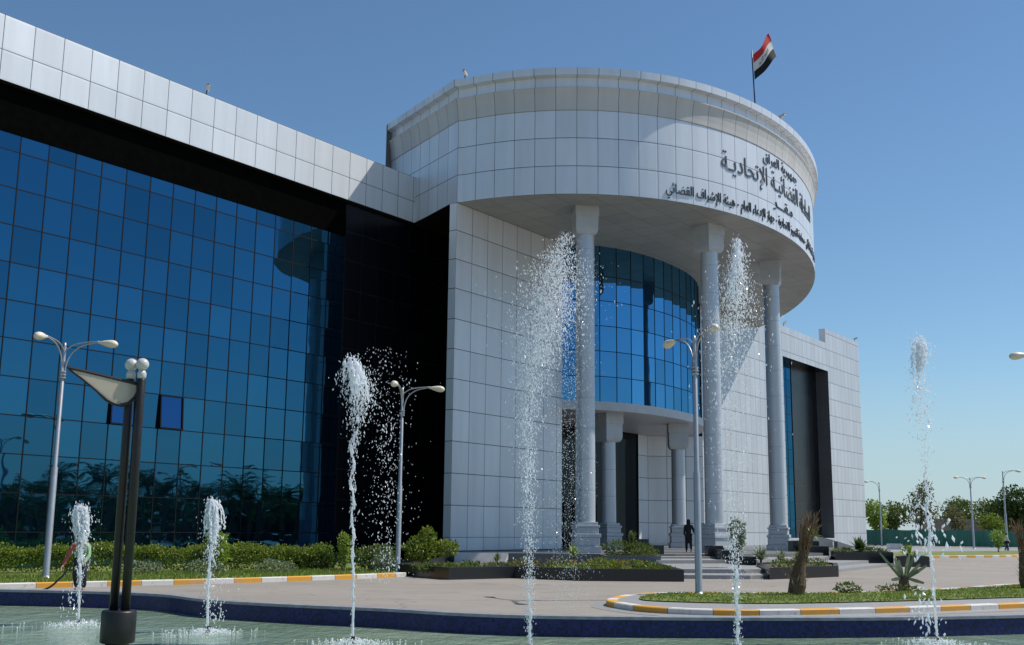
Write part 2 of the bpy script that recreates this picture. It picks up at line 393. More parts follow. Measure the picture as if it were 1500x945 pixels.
rim_pts = [(-40, 27.3), (-30, 26.6), (-20, 25.9), (-11.2, 24.9), (-8.9, 24.55), (-7.2, 23.85), (-5.9, 22.4), (-4.3, 21.4), (-2.2, 20.5), (-1.0, 19.75), (.4, 19.3), (2.4, 19.25),
           (4.4, 19.4), (6.6, 19.8), (9.2, 20.65), (13, 22.2), (18, 24.6), (26, 28.5)]
rim = smooth_path([(x, y, 0) for x, y in rim_pts], 6)
rl = cumlen(rim); rim_out = offset_path(rim, .30)
m = MB(); strip(m, rim, -.25, rim, .335, rl, 0, False, -.25, .335)
strip(m, rim_out, -.1, rim_out, .335, rl, 2, True)
e0 = offset_path(rim, -.015); e1 = offset_path(rim, .315)
strip(m, e0, .335, e0, .385, rl, 1, False); strip(m, e0, .385, e1, .385, rl, 1, False); strip(m, e1, .335, e1, .385, rl, 1, True)
tag(m.build('pool_rim_wall', [M['tile'], M['rim'], M['granite_g']]), 'low curved pool wall faced with navy blue mosaic tile', 'pool wall')
wpoly = [(p.x, p.y) for p in rim] + [(26, 8), (-40, 8)]
sheet('water', wpoly, .05, M['water'])

def kerb(name, pts, w, z1, closed=False, n=6):
    P = smooth_path([(x, y, 0) for x, y in pts], n, closed)
    if closed: P = P + [P[0]]
    L = cumlen(P); m = MB(); off = -1
    Pt = offset_path(P, -.03) if False else P
    ins = offset_path(P, w); b1 = offset_path(P, .025)
    if closed: ins[-1] = ins[0]; b1[-1] = b1[0]
    strip(m, P, 0, P, z1 - .02, L); strip(m, P, z1 - .02, b1, z1, L); strip(m, b1, z1, ins, z1, L); strip(m, ins, z1, ins, 0, L)
    return tag(m.build(name, M['kerb']), kind='structure'), P, ins
# left kerb (outer face towards the camera), lawn behind it
kl = [(-30, 15), (-24, 21.6), (-18, 27.6), (-13.95, 31.55), (-9.5, 35.2), (-7.4, 37.25), (-5.2, 39.8), (-3.75, 41.75)]
_, Pk, Ik = kerb('kerb', kl, .28, .15)
sheet('lawn_ground', [(p.x, p.y) for p in Ik] + [(-4.4, 43.5), (-4.2, 54), (-9, 56), (-22, 42), (-34, 26)], .125, M['lawn'])
# island on the right
isl = [(2.33, 27.6), (2.55, 26.2), (3.15, 25.15), (4.3, 24.6), (5.8, 24.75), (8.9, 26.0), (12.4, 27.9), (18, 31), (26, 35.5),
       (28, 41), (24, 43.5), (17.4, 38.9), (13.1, 34.7), (9, 31.9), (6.4, 31.3), (4.2, 30.95), (3.1, 29.9)]
_, Pi_, Ii = kerb('kerb', isl, .26, .15, True)
apron = offset_path(Pi_, -.35); apron[-1] = apron[0]
m = MB(); strip(m, apron, .005, Pi_, .03, cumlen(apron)); tag(m.build('kerb_apron', M['step']), kind='structure')
sheet('pavement', [(p.x, p.y) for p in Ii], .145, M['step'])
lawn_isl = smooth_path([(3.15, 27.6, 0), (3.7, 26.9, 0), (5.8, 26.6, 0), (8.6, 27.6, 0), (12, 29.4, 0), (17, 32.2, 0), (25, 36.6, 0), (26.6, 40.4, 0), (24, 42, 0), (17.6, 38.0, 0), (13.2, 33.9, 0), (9, 31.3, 0), (6.3, 30.7, 0), (4.3, 30.2, 0), (3.5, 29.2, 0)], 4, True)
sheet('lawn_ground', [(p.x, p.y) for p in lawn_isl], .17, M['lawn'])

def in_poly(x, y, P):
    c = False; n = len(P); j = n - 1
    for i in range(n):
        if (P[i].y > y) != (P[j].y > y) and x < (P[j].x - P[i].x) * (y - P[i].y) / (P[j].y - P[i].y) + P[i].x: c = not c
        j = i
    return c
def grass(P, z, count, h0, h1, xr, yr):
    m = MB()
    k = 0
    while k < count:
        x = R.uniform(*xr); y = R.uniform(*yr)
        if not in_poly(x, y, P): continue
        if R.random() < .45 and sin(x * 2.1 + 1.3 * sin(y * 1.7)) * sin(y * 1.9 + sin(x)) > .25: continue
        k += 1
        a = R.uniform(0, pi); h = R.uniform(h0, h1); w = R.uniform(.010, .022); lx = R.gauss(0, .03); ly = R.gauss(0, .03)
        m.face([(x - cos(a) * w, y - sin(a) * w, z), (x + cos(a) * w, y + sin(a) * w, z), (x + lx, y + ly, z + h)])
    return tag(m.build('grass', M['grass']), kind='stuff')
grass([Vector(p) for p in lawn_isl], .17, 17000, .018, .055, (3, 20), (26, 39))
lp = [Vector((p.x, p.y, 0)) for p in Ik] + [Vector((-4.4, 43.5, 0)), Vector((-6.6, 45, 0)), Vector((-13, 39.5, 0)), Vector((-20, 33, 0)), Vector((-30, 20, 0))]
grass(lp, .125, 15000, .04, .13, (-22, -4), (28, 45))

# ------------------------------------------------------------------ the courthouse, in its own frame: x along the wings, y into the building
PH = .614
A0 = Vector((-2.92, 55.89, 0)); DV = Vector((sin(PH), cos(PH), 0)); NV = Vector((-cos(PH), sin(PH), 0))
def LW(a, p, z=0): return A0 + DV * a + NV * p + Vector((0, 0, z))
B = empty('courthouse', A0, pi / 2 - PH)
tag(B, 'silver panelled courthouse with blue mirror glass wings and a drum shaped entrance lettered in Arabic', 'building')
ZS = 18.3
def wallq(m, a0, p0, a1, p1, z0, z1, u0, u1, v0, v1, mi=0):
    m.face([(a0, p0, z0), (a1, p1, z0), (a1, p1, z1), (a0, p0, z1)], [(u0, v0), (u1, v0), (u1, v1), (u0, v1)], mi)
AL = -40.0
# left wing fascia: two rows of panels, lip, parapet
m = MB(); us = lambda a: (a + 21.22) / 1.274
wallq(m, AL, 4.43, 3.0, 4.43, ZS, 19.5, us(AL), us(3), 0, 1); wallq(m, AL, 4.43, 3.0, 4.43, 19.5, 20.9, us(AL), us(3), 1, 2)
m.face([(AL, 4.43, 20.9), (3, 4.43, 20.9), (3, 5.1, 20.95), (AL, 5.1, 20.95)], [(us(AL), .3), (us(3), .3), (us(3), .6), (us(AL), .6)])
m.face([(AL, 5.1, 19.6), (AL, 5.1, 20.95), (3, 5.1, 20.95), (3, 5.1, 19.6)], [(.3, .3)] * 4)
m.build('fascia', M['panel'], B)
m = MB(); m.face([(AL, 5.1, 19.6), (7, 5.1, 19.6), (7, 30, 19.6), (AL, 30, 19.6)])
m.face([(AL, 30, 0), (AL, 30, 19.6), (68, 30, 19.3), (68, 30, 0)]); m.face([(AL, 7.1, 0), (AL, 7.1, 19.6), (AL, 30, 19.6), (AL, 30, 0)])
m.face([(7, 7, 19.58), (67.9, 7, 19.1), (67.9, 30, 19.1), (7, 30, 19.58)])
m.build('roof', M['granite_g'], B)
m = MB(); k = 1 / 1.274
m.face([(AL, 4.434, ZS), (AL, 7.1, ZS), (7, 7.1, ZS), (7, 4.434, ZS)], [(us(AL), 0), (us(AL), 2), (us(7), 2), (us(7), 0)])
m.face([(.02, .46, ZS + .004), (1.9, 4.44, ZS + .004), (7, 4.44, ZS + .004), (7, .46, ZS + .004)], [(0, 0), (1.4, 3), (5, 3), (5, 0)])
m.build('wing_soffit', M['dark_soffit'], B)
# glazed bays of the left wing: one bay is one upright strip of panes with its mullions
Z_ROWS = [.15] + [1.435 * k for k in range(1, 12)] + [16.45]
AW = -21.2; WP = 1.2; GP = 4.75; ZT = 16.45
def bay(a0, p0, a1, p1, zs, k, mat, outx, outy, name='glazed_bay', grid=True):
    g = MB()
    for r in range(len(zs) - 1):
        wallq(g, a0, p0, a1, p1, zs[r], zs[r + 1], k + .1, k + .9, r + .1, r + .9)
    o = g.build(name, mat, B)
    if grid:
        q = MB(); e = Vector((a1 - a0, p1 - p0, 0)); L = e.length; e.normalize(); nn = Vector((outx, outy, 0)).normalized()
        def bar(s0, s1, z0, z1, dd):
            p = [Vector((a0, p0, 0)) + e * s0 - nn * .02, Vector((a0, p0, 0)) + e * s1 - nn * .02, Vector((a0, p0, 0)) + e * s1 + nn * dd, Vector((a0, p0, 0)) + e * s0 + nn * dd]
            i = len(q.v); q.v += [(v.x, v.y, z0) for v in p] + [(v.x, v.y, z1) for v in p]
            for f in ((0, 3, 2, 1), (4, 5, 6, 7), (0, 1, 5, 4), (1, 2, 6, 5), (2, 3, 7, 6), (3, 0, 4, 7)):
                q.f.append(tuple(i + t for t in f)); q.uv.append([(0, 0)] * 4); q.mi.append(0)
        bar(-.022, .022, zs[0], zs[-1], .016)
        for z in zs[1:-1]: bar(.03, L - .03, z - .02, z + .02, .013)
        q.build('mullion_frame', M['mullion'], o)
    return o
nb = 15
for k in range(-12, nb):
    a0 = AW + WP * k; bay(a0, GP, a0 + WP, GP, Z_ROWS, k, M['glass'], 0, -1)
AE = AW + WP * nb
m = MB(); wallq(m, AE, GP, 7, GP, 0, ZS, 0, (7 - AE) / 1.274, 0, 12); wallq(m, 7, GP, 7, .45, 0, ZS, 0, 5, 0, 12)
m.build('black_panels', M['dark_clad'], B)
m = MB(); wallq(m, AL, GP, AE, GP, 17.5, ZS, 0, 28, 0, 1); wallq(m, AL, GP - .03, AE, GP - .03, ZT, 17.5, 0, 28, 0, 1); m.face([(AL, GP, ZT), (AL, GP - .03, ZT), (AE, GP - .03, ZT), (AE, GP, ZT)][::-1]); m.build('soffit_shade', plain('black spandrel', (.003, .003, .003), .8, 0, .2, 3, .0), B)  # black band paints the shade and mirror image of a deeper soffit recess
# opened top-hung windows
def open_window(k, row, ang):
    a0 = AW + WP * k; z1 = Z_ROWS[row + 1] - .03; h = z1 - Z_ROWS[row] - .03
    mt = Matrix.Translation((a0 + .03, GP - .04, z1)) @ Matrix.Rotation(-ang, 4, 'X')
    g = MB(); p = [mt @ Vector(q) for q in ((0, 0, -h), (1.14, 0, -h), (1.14, 0, 0), (0, 0, 0))]; g.face(p, [(k + .2, row + .2)] * 4)
    o = g.build('open_window', M['glass_open'], B); tag(o, 'tilted open window pane brighter blue than its neighbours')
    q = MB()
    for b in ((-.03, .03, -.05, .05, -h, 0), (1.11, 1.17, -.05, .05, -h, 0), (-.03, 1.17, -.05, .05, -h - .03, -h + .03), (-.03, 1.17, -.05, .05, -.02, .02)):
        q.box(*b, M=mt)
    q.build('window_frame', M['mullion'], o)
open_window(6, 4, .055); open_window(4, 4, .04)
# thin white wall left of the entrance (its back faces the glass)
def uvw(a): return (a + .07 - 1.37 * 0) / 1.37
Z_W = [.63, 1.27, 2.84, 4.41, 6.0, 7.57, 9.13, 10.66, 12.2, 13.78, 15.32, 16.84, ZS]
m = MB()
def panel_rows(m, a0, p0, a1, p1, zs, u0, u1, v0=0):
    for r in range(len(zs) - 1): wallq(m, a0, p0, a1, p1, zs[r], zs[r + 1], u0, u1, v0 + r, v0 + r + 1)
panel_rows(m, 0, 0, 10.15, 0, Z_W, 0, 7.4); panel_rows(m, 0, .45, 0, 0, Z_W, .2, .4); panel_rows(m, 10.15, 0, 10.15, .45, Z_W, .2, .4); panel_rows(m, 10.15, .45, 0, .45, Z_W, 0, 7.4)
m.build('entrance_wall', M['panel'], B)

# the drum: plan curve made of a flat flank and a long oval front
EC = (25.44, 9.8, 28.18, 17.58, .59)
def ell(t):
    u = EC[2] * cos(t); v = EC[3] * sin(t)
    return Vector((EC[0] + u * cos(EC[4]) - v * sin(EC[4]), EC[1] + u * sin(EC[4]) + v * cos(EC[4]), 0))
front = []; t = 2.795389; t_ = t
front.append(ell(t))
while True:
    t += .012; p = ell(t); front.append(p)
    if t > 3.2 + pi or (p.y > 7.35 and t > 4): break
front[0] = Vector((0.0, 0.0, 0)); fl = cumlen(front)
flank = [Vector((3.1, 7.35, 0)).lerp(front[0], k / 5) for k in range(5)]
plan = flank + front
fk = cumlen(flank + [front[0]])[-1]
LL = [(l - fk) for l in cumlen(plan)]
close = [Vector((front[-1].x, 7.36, 0)), Vector((3.1, 7.36, 0))]
def oplan(d):
    return offset_path(plan, -d)
PW = 1.07
m = MB(); lu = [l / PW for l in LL]
for r in range(3): strip(m, plan, ZS + 1.48 * r, plan, ZS + 1.48 * (r + 1), lu, v0=r, v1=r + 1)
m.build('drum_wall', M['panel'], B)
m = MB(); prof = [(0.0, 22.74), (.035, 22.76), (.05, 23.0), (.09, 23.35), (.16, 23.68), (.24, 23.86), (.24, 23.91)]
for (d0, z0), (d1, z1) in zip(prof[:-1], prof[1:]):
    strip(m, oplan(d0), z0, oplan(d1), z1, lu, v0=(z0 - 22.7) * .8 + .02, v1=(z1 - 22.7) * .8 + .02)
m.build('cornice', M['panel_cove'], B)
m = MB(); prof = [(.24, 23.91), (.05, 23.92), (.05, 24.46), (.40, 24.50), (.41, 24.88), (.0, 24.89), (-.02, 24.3)]
for (d0, z0), (d1, z1) in zip(prof[:-1], prof[1:]):
    strip(m, oplan(d0), z0, oplan(d1), z1, lu, v0=(z0 - 23.9) * .7 + .05, v1=(z1 - 23.9) * .7 + .08)
m.build('coping', M['panel'], B)
cap = [(p.x, p.y) for p in plan]
m = MB(); m.face([(x, y, 24.4) for x, y in cap], cap); m.face([(p.x, p.y, z) for p, z in ((plan[-1], ZS), (plan[0], ZS), (plan[0], 24.4), (plan[-1], 24.4))])
m.face([(3.6, 7.36, ZS), (2.6, 7.36, ZS), (2.6, 7.36, 24.9), (3.6, 7.36, 24.9)])
m.build('drum_roof', M['granite_g'], B)
m = MB(); sof = [(p.x, p.y) for p in front if p.y < 1.5] + [(10, .46), (0.02, .44)]
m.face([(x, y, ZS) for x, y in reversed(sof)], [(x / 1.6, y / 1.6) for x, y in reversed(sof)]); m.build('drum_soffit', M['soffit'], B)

# columns carrying the drum
CC = (16.75, 6.2)
def column(a, p, z0, z1, r, pw, ph, cw, ch, name='column'):
    ang = atan2(p - CC[1], a - CC[0]); mt = Matrix.Translation((a, p, 0)) @ Matrix.Rotation(ang + pi / 2, 4, 'Z')
    g = MB(); n = 40; zs = [z0 + ph - .05] + [z0 + ph + 1.55 * k for k in range(1, 20) if z0 + ph + 1.55 * k < z1 - ch - .2] + [z1 - ch + .05]
    for j in range(len(zs) - 1):
        for q in range(n):
            w0, w1 = 2 * pi * q / n, 2 * pi * (q + 1) / n; r0 = r * (1 - .06 * j / len(zs)); r1 = r * (1 - .06 * (j + 1) / len(zs))
            g.face([(a + r0 * cos(w0), p + r0 * sin(w0), zs[j]), (a + r0 * cos(w1), p + r0 * sin(w1), zs[j]), (a + r1 * cos(w1), p + r1 * sin(w1), zs[j + 1]), (a + r1 * cos(w0), p + r1 * sin(w0), zs[j + 1])],
                   [(2 * q / n + .25, j), (2 * (q + 1) / n + .25, j), (2 * (q + 1) / n + .25, j + 1), (2 * q / n + .25, j + 1)])
    o = g.build(name, M['colm'], B, smooth=True)
    h = cw / 2; g = MB()
    g.box(-h, h, -h, h, z1 - ch * .36, z1, mt)
    # lower block flares in at the foot with a rounded edge
    rings = [(h * .94, z1 - ch * .36), (h * .94, z1 - ch * .80), (h * .90, z1 - ch * .90), (h * .80, z1 - ch * .97), (h * .72, z1 - ch)]
    for (h0, q0), (h1, q1) in zip(rings[:-1], rings[1:]):
        for (sx, sy), (tx, ty) in (((-1, -1), (1, -1)), ((1, -1), (1, 1)), ((1, 1), (-1, 1)), ((-1, 1), (-1, -1))):
            g.face([mt @ Vector(v) for v in ((sx * h1, sy * h1, q1), (tx * h1, ty * h1, q1), (tx * h0, ty * h0, q0), (sx * h0, sy * h0, q0))])
    hh = rings[-1][0]; g.face([mt @ Vector(v) for v in ((-hh, hh, z1 - ch), (hh, hh, z1 - ch), (hh, -hh, z1 - ch), (-hh, -hh, z1 - ch))])
    g.build('capital', M['stone_w'], o)
    g = MB(); w = pw / 2
    for (x0, z_0, z_1) in ((w * 1.10, z0, z0 + ph * .22), (w * .98, z0 + ph * .22, z0 + ph * .5), (w * 1.06, z0 + ph * .5, z0 + ph * .62), (w * .9, z0 + ph * .62, z0 + ph * .82), (w * .98, z0 + ph * .82, z0 + ph * .9), (w * .84, z0 + ph * .9, z0 + ph)):
        g.box(-x0, x0, -x0, x0, z_0, z_1, mt)
    g.build('pedestal', M['stone_w'], o, bevel=.02)
for a, p in ((4.6, -4.95), (11.4, -8.8), (21.2, -8.4) ): column(a, p, .6, ZS, .5, 1.25, 1.5, 1.24, 1.5)
for a, p in ((14.1, -.75), (21.75, -1.5)): column(a, p, .6, 8.5, .45, 1.15, 1.5, 1.3, 1.65, 'inner_column')

# inner glazed cylinder, balcony slab, entrance
arc = smooth_path([(10.1, 0, 0), (11.37, -1.45, 0), (12.9, -2.37, 0), (15, -2.95, 0), (17.3, -3.15, 0), (19.6, -3.1, 0), (21.75, -2.84, 0), (24.4, -2.1, 0), (27, -.9, 0), (29.4, .6, 0), (31.2, 2, 0)], 10)
al_ = cumlen(arc); nbay = 20; step_ = al_[-1] / nbay
def at_len(P, L, s):
    for i in range(len(P) - 1):
        if L[i + 1] >= s: return P[i].lerp(P[i + 1], (s - L[i]) / max(1e-9, L[i + 1] - L[i]))
    return P[-1]
gi = offset_path(arc, .25); gil = cumlen(gi); step_ = gil[-1] / nbay
for k in range(nbay):
    p0 = at_len(gi, gil, k * step_); p1 = at_len(gi, gil, (k + 1) * step_); e = p1 - p0
    bay(p0.x, p0.y, p1.x, p1.y, [9.0, 10.5, 12.0, 13.5, 15.0, 16.5, ZS], k + 40, M['glass_bright'], e.y, -e.x)
m = MB(); strip(m, arc, 8.5, arc, 9.0, al_, v0=.2, v1=.8)
m.face([(p.x, p.y, 8.5) for p in reversed(arc)] + [(10.15, 4.6, 8.5), (29, 4.6, 8.5)]); m.face([(p.x, p.y, 9.0) for p in arc] + [(29, 4.6, 9.0), (10.15, 4.6, 9.0)])
m.build('balcony_slab', M['stone_w'], B)
m = MB(); zr = [.6, 2.2, 3.8, 5.4, 7.0, 8.5]
panel_rows(m, 29.0, 4.6, 31.3, 1.3, zr, 0, 2.9); panel_rows(m, 27.4, 4.5, 29, 4.6, zr, .1, .9)
m.build('entrance_wall', M['panel'], B)
m = MB()
for k in range(12): wallq(m, 10.15 + k * 1.45, 4.6, 10.15 + (k + 1) * 1.45, 4.6, .6, 8.5, k + .1, k + .9, .1, .9)
o = m.build('entrance_glazing', M['glass_dark'], B)
for a in (16.2, 19.0):
    g = MB(); g.box(a, a + .08, 4.5, 4.59, .6, 3.4).box(a + 2.5, a + 2.58, 4.5, 4.59, .6, 3.4).box(a + .08, a + 2.5, 4.5, 4.59, 3.3, 3.4).box(a + 1.25, a + 1.33, 4.5, 4.59, .6, 3.3)
    d_ = g.build('entrance_door', M['mullion'], B); h = MB(); h.tube([(a + 1.2, 4.45, 1.4), (a + 1.2, 4.45, 2.1)], .03); h.build('handle', M['metal'], d_)

# right wing
RP = 1.3; ur = lambda a: (a - 31.3) / 1.0
def vr(z): return z / 1.55
m = MB()
def rw(a0, a1, z0, z1): wallq(m, a0, RP, a1, RP, z0, z1, ur(a0), ur(a1), vr(z0), vr(z1))
rw(31.3, 47.45, 0, 19.22); rw(47.45, 58.7, 16.55, 19.22); rw(58.7, 67.93, 0, 19.22); rw(58.3, 67.93, 19.22, 20.58); rw(47.45, 58.7, 0, 1.1)
m.face([(58.3, RP + .6, 19.2), (58.3, RP, 19.2), (58.3, RP, 20.58), (58.3, RP + .6, 20.58)], [(.2, .2), (.6, .2), (.6, .8), (.2, .8)])
m.face([(58.3, RP, 20.58), (67.93, RP, 20.58), (67.93, RP + .6, 20.58), (58.3, RP + .6, 20.58)], [(.3, .3)] * 4)
m.face([(67.93, RP + .6, 19.2), (58.3, RP + .6, 19.2), (58.3, RP + .6, 20.58), (67.93, RP + .6, 20.58)], [(.3, .3)] * 4)
m.face([(31.3, RP, 19.22), (58.3, RP, 19.22), (58.3, 7.3, 19.22), (31.3, 7.3, 19.22)], [(.3, .3)] * 4)
m.face([(58.3, RP + .6, 19.21), (67.93, RP + .6, 19.21), (67.93, 7.3, 19.21), (58.3, 7.3, 19.21)], [(.3, .3)] * 4)
wallq(m, 67.93, RP, 67.93, 30, 0, 19.22, 0, 28, 0, 12)
m.face([(67.93, RP, 19.22), (67.93, RP + .6, 19.22), (67.93, RP + .6, 20.58), (67.93, RP, 20.58)], [(.3, .3)] * 4)
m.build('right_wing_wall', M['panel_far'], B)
m = MB(); wallq(m, 58.7, 2.55, 58.7, RP, 1.1, 16.55, .1, .9, 0, 10); m.build('window_jamb', M['jamb'], B)
m = MB(); wallq(m, 47.45, RP, 47.45, 2.55, 1.1, 16.55, .1, .9, 0, 10); m.build('window_jamb', M['jamb'], B)
m = MB(); wallq(m, 52.4, 2.5, 58.7, 2.5, 1.1, 16.55, 0, 5, 0, 10)  # black panel over the right panes paints the dark reflection in them
m.face([(47.45, RP, 16.55), (47.45, 2.55, 16.55), (58.7, 2.55, 16.55), (58.7, RP, 16.55)], [(0, 0), (0, 2), (9, 2), (9, 0)])
m.build('black_panels', M['dark_clad'], B)
for k in range(9): bay(47.45 + 1.25 * k, 2.55, 47.45 + 1.25 * (k + 1), 2.55, [1.1 + 1.545 * j for j in range(11)], k + 70, M['glass'], 0, -1)
m = MB(); m.box(47.4, 58.8, RP - .1, 2.54, .95, 1.1); m.build('window_sill', M['stone_w'], B)

# Arabic lettering on the drum
AR = {'ا': (0xFE8D, 2), 'أ': (0xFE83, 2), 'إ': (0xFE87, 2), 'ء': (0xFE80, 1), 'ئ': (0xFE89, 4), 'ب': (0xFE8F, 4), 'ة': (0xFE93, 2), 'ت': (0xFE95, 4), 'ج': (0xFE9D, 4), 'ح': (0xFEA1, 4),
      'خ': (0xFEA5, 4), 'د': (0xFEA9, 2), 'ر': (0xFEAD, 2), 'ز': (0xFEAF, 2), 'س': (0xFEB1, 4), 'ش': (0xFEB5, 4), 'ض': (0xFEBD, 4), 'ط': (0xFEC1, 4), 'ع': (0xFEC9, 4), 'ف': (0xFED1, 4),
      'ق': (0xFED5, 4), 'ك': (0xFED9, 4), 'ل': (0xFEDD, 4), 'م': (0xFEE1, 4), 'ن': (0xFEE5, 4), 'ه': (0xFEE9, 4), 'و': (0xFEED, 2), 'ى': (0xFEEF, 2), 'ي': (0xFEF1, 4), 'ـ': (0x640, 4), 'ﻻ': (0xFEFB, 2), 'ﻹ': (0xFEF9, 2), 'ﻷ': (0xFEF7, 2)}
def shape(s):
    s = s.replace('لا', 'ﻻ').replace('لإ', 'ﻹ').replace('لأ', 'ﻷ'); out = []
    for i, ch in enumerate(s):
        if ch not in AR: out.append(ch); continue
        base, n = AR[ch]
        prev = i > 0 and s[i - 1] in AR and AR[s[i - 1]][1] == 4 and n > 1
        nxt = i + 1 < len(s) and s[i + 1] in AR and n == 4 and AR[s[i + 1]][1] > 1
        k = 0 if n == 1 else (1 if prev and not nxt else 2 if nxt and not prev else 3 if prev and nxt else 0)
        out.append(chr(base + k) if base > 0x700 else ch)
    return ''.join(reversed(out))
def text_mesh(s, ext=.02, bold=-.006):
    cu = bpy.data.curves.new('txt', 'FONT'); cu.body = shape(s); cu.size = 1; cu.extrude = ext; cu.resolution_u = 4; cu.offset = bold
    o = bpy.data.objects.new('txt', cu); col.objects.link(o); bpy.context.view_layer.update()
    dg = bpy.context.evaluated_depsgraph_get(); me = bpy.data.meshes.new_from_object(o.evaluated_get(dg))
    bpy.data.objects.remove(o); bpy.data.curves.remove(cu); return me
def drum_pt(s, off, z):
    for i in range(len(front) - 1):
        if fl[i + 1] >= s:
            e = (front[i + 1] - front[i]).normalized(); p = front[i].lerp(front[i + 1], (s - fl[i]) / (fl[i + 1] - fl[i])); return (p.x + e.y * off, p.y - e.x * off, z)
    return (front[-1].x, front[-1].y, z)
def drum_text(s, s0, s1, z0, z1, mat):
    me = text_mesh(s); xs = [v.co.x for v in me.vertices]; ys = [v.co.y for v in me.vertices]
    x0, x1, y0, y1 = min(xs), max(xs), min(ys), max(ys)
    for v in me.vertices:
        q = drum_pt(s0 + (v.co.x - x0) / (x1 - x0) * (s1 - s0), .028 + v.co.z, z0 + (v.co.y - y0) / (y1 - y0) * (z1 - z0)); v.co = q
    me.materials.append(mat); o = link(bpy.data.objects.new('lettering', me), B); return o
drum_text('جمهورية العراق', 18.85, 24.1, 21.85, 22.62, M['text_grey'])
drum_text('السلطة القضائيـة الإتحاديـة', 14.9, 28.1, 20.25, 21.75, M['text_grey'])
drum_text('مقــر', 19.95, 22.95, 19.5, 20.25, M['text'])
drum_text('مجلس القضاء الأعلى - محكمة التمييز الاتحادية - جهاز الإدعاء العام - هيئة الإشراف القضائي', 11.15, 30.6, 18.42, 19.38, M['text'])

# ------------------------------------------------------------------ podium, steps, planters
def prism_obj(name, poly, z0, z1, mat, parent=None, bevel=0):
    m = MB(); m.prism(poly, z0, z1); return m.build(name, mat, parent, bevel=bevel)
pod_front = [(-3.3, 55.3), (-2.6, 54.6), (0, 54.3), (4.5, 54.5), (8, 55.2), (11, 56.6), (14, 59.0), (17.5, 63), (20.5, 68), (23, 74), (26, 82), (28.5, 90)]
pod = pod_front + [(22, 96), (6, 75), (-2, 60)]
o = tag(prism_obj('podium', pod, 0, .6, M['granite_g']), 'grey stone podium under the entrance columns', 'podium')
o.location.z = 0
m = MB(); a, b = Vector((-2.6, 54.6)), Vector((0, 54.3)); e = (b - a).normalized(); nn = Vector((e.y, -e.x))
p = [a + nn * .05, b + nn * .05 + e * -.05, b + nn * .30 - e * .25, a + nn * .28]
m.face([(p[0].x, p[0].y, .6), (p[3].x, p[3].y, 0), (p[2].x, p[2].y, 0), (p[1].x, p[1].y, .6)])
m.face([(p[0].x, p[0].y, .6), (p[0].x, p[0].y, 0), (p[3].x, p[3].y, 0)]); m.face([(p[1].x, p[1].y, .6), (p[2].x, p[2].y, 0), (p[1].x, p[1].y, 0)])
m.build('white_panel', M['white_paint'], o)
st = empty('entrance_steps', (8, 48, 0)); tag(st, 'broad stone steps fanning out below the entrance columns', 'steps')
def rel(poly): return [(x - 8, y - 48) for x, y in poly]
for z0, z1, poly in ((0, .14, [(6.2, 42.5), (9.0, 42.8), (10.2, 43.6), (12.6, 47.6), (14.9, 51.2), (19, 58.2), (22.6, 64.4), (24.5, 72), (20, 72), (14, 62), (8, 56), (6.2, 56)]),
                     (.14, .29, [(6.35, 44.3), (9.2, 44.7), (10.4, 45.6), (12.5, 49.3), (14.5, 52.8), (18, 58.6), (21.2, 64), (23.5, 72), (20, 72), (14, 62), (8, 56), (6.35, 56)]),
                     (.29, .44, [(6.5, 50.6), (11.5, 52.8), (14, 56.0), (17, 60.5), (19, 66), (14, 62), (8, 56.5), (6.5, 56.5)]),
                     (.44, .52, [(6.9, 53.4), (11.3, 54.9), (12.6, 57.6), (11, 58), (6.9, 56.5)])):
    prism_obj('step', rel(poly), z0, z1, M['step'], st, .01)

def planter(label, outline, h, t, mat, soil=True, name='planter', sz=None):
    P = [Vector((x, y, 0)) for x, y in outline]
    ar = sum(P[i].x * P[(i + 1) % len(P)].y - P[(i + 1) % len(P)].x * P[i].y for i in range(len(P)))
    if ar < 0: P = P[::-1]
    c = sum(P, Vector()) / len(P); P = [p - c for p in P]; Q = P + [P[0]]
    I = offset_path(P, t, True); I2 = I + [I[0]]; L = cumlen(Q)
    root = empty(name, c); tag(root, label, 'planter', 'granite planters round the entrance')
    m = MB(); strip(m, Q, 0, Q, h, L); strip(m, Q, h, I2, h, L); strip(m, I2, h, I2, 0, L); m.build('wall', mat, root)
    if soil: m = MB(); m.face([(p.x, p.y, sz or h - .08) for p in I]); m.build('soil', M['soil'], root)
    return root
planter('long dark granite planter with a low bent front left of the steps', [(-4.3, 43.0), (-2.09, 39.7), (.22, 41.5), (2.73, 40.0), (6.13, 40.2), (6.2, 50), (5.8, 55.2), (-3.0, 55.4)], .42, .22, M['granite_b'], sz=.14)
planter('low grey stone planter with a bushy shrub left of the steps, above the long planter', [(4.2, 50.6), (6.75, 50.9), (6.7, 53.5), (4.2, 53.3)], .62, .15, M['granite_g'])
planter('dark granite planter right of the steps, in front of the third tall column', [(9.7, 42.7), (13.2, 45.9), (14.4, 50.2), (12.3, 51.6), (10.6, 49.0)], .43, .2, M['granite_b'])
planter('long low black granite planter with spiky plants in front of the far wing', [(17.0, 59.6), (20.3, 60.4), (20.9, 63.2), (17.6, 62.6)], .72, .2, M['granite_b'])
planter('short black granite planter at the far right end of the fan steps', [(19.95, 58.9), (21.8, 59.3), (22.2, 61.2), (20.5, 60.25)], .55, .18, M['granite_b'])
ch = empty('cheek_wall', (10.4, 53.5, 0)); tag(ch, 'stepped black granite cheek wall beside the steps, right of the walking person', 'cheek wall')
for (x0, x1, y0, y1, z1) in ((9.55, 10.35, 55.0, 55.9, 1.03), (9.8, 10.6, 52.6, 55.0, .86), (10.1, 10.85, 50.2, 52.6, .66)):
    m = MB(); m.box(x0 - 10.4, x1 - 10.4, y0 - 53.5, y1 - 53.5, 0, z1); m.build('block', M['granite_b'], ch, bevel=.015)
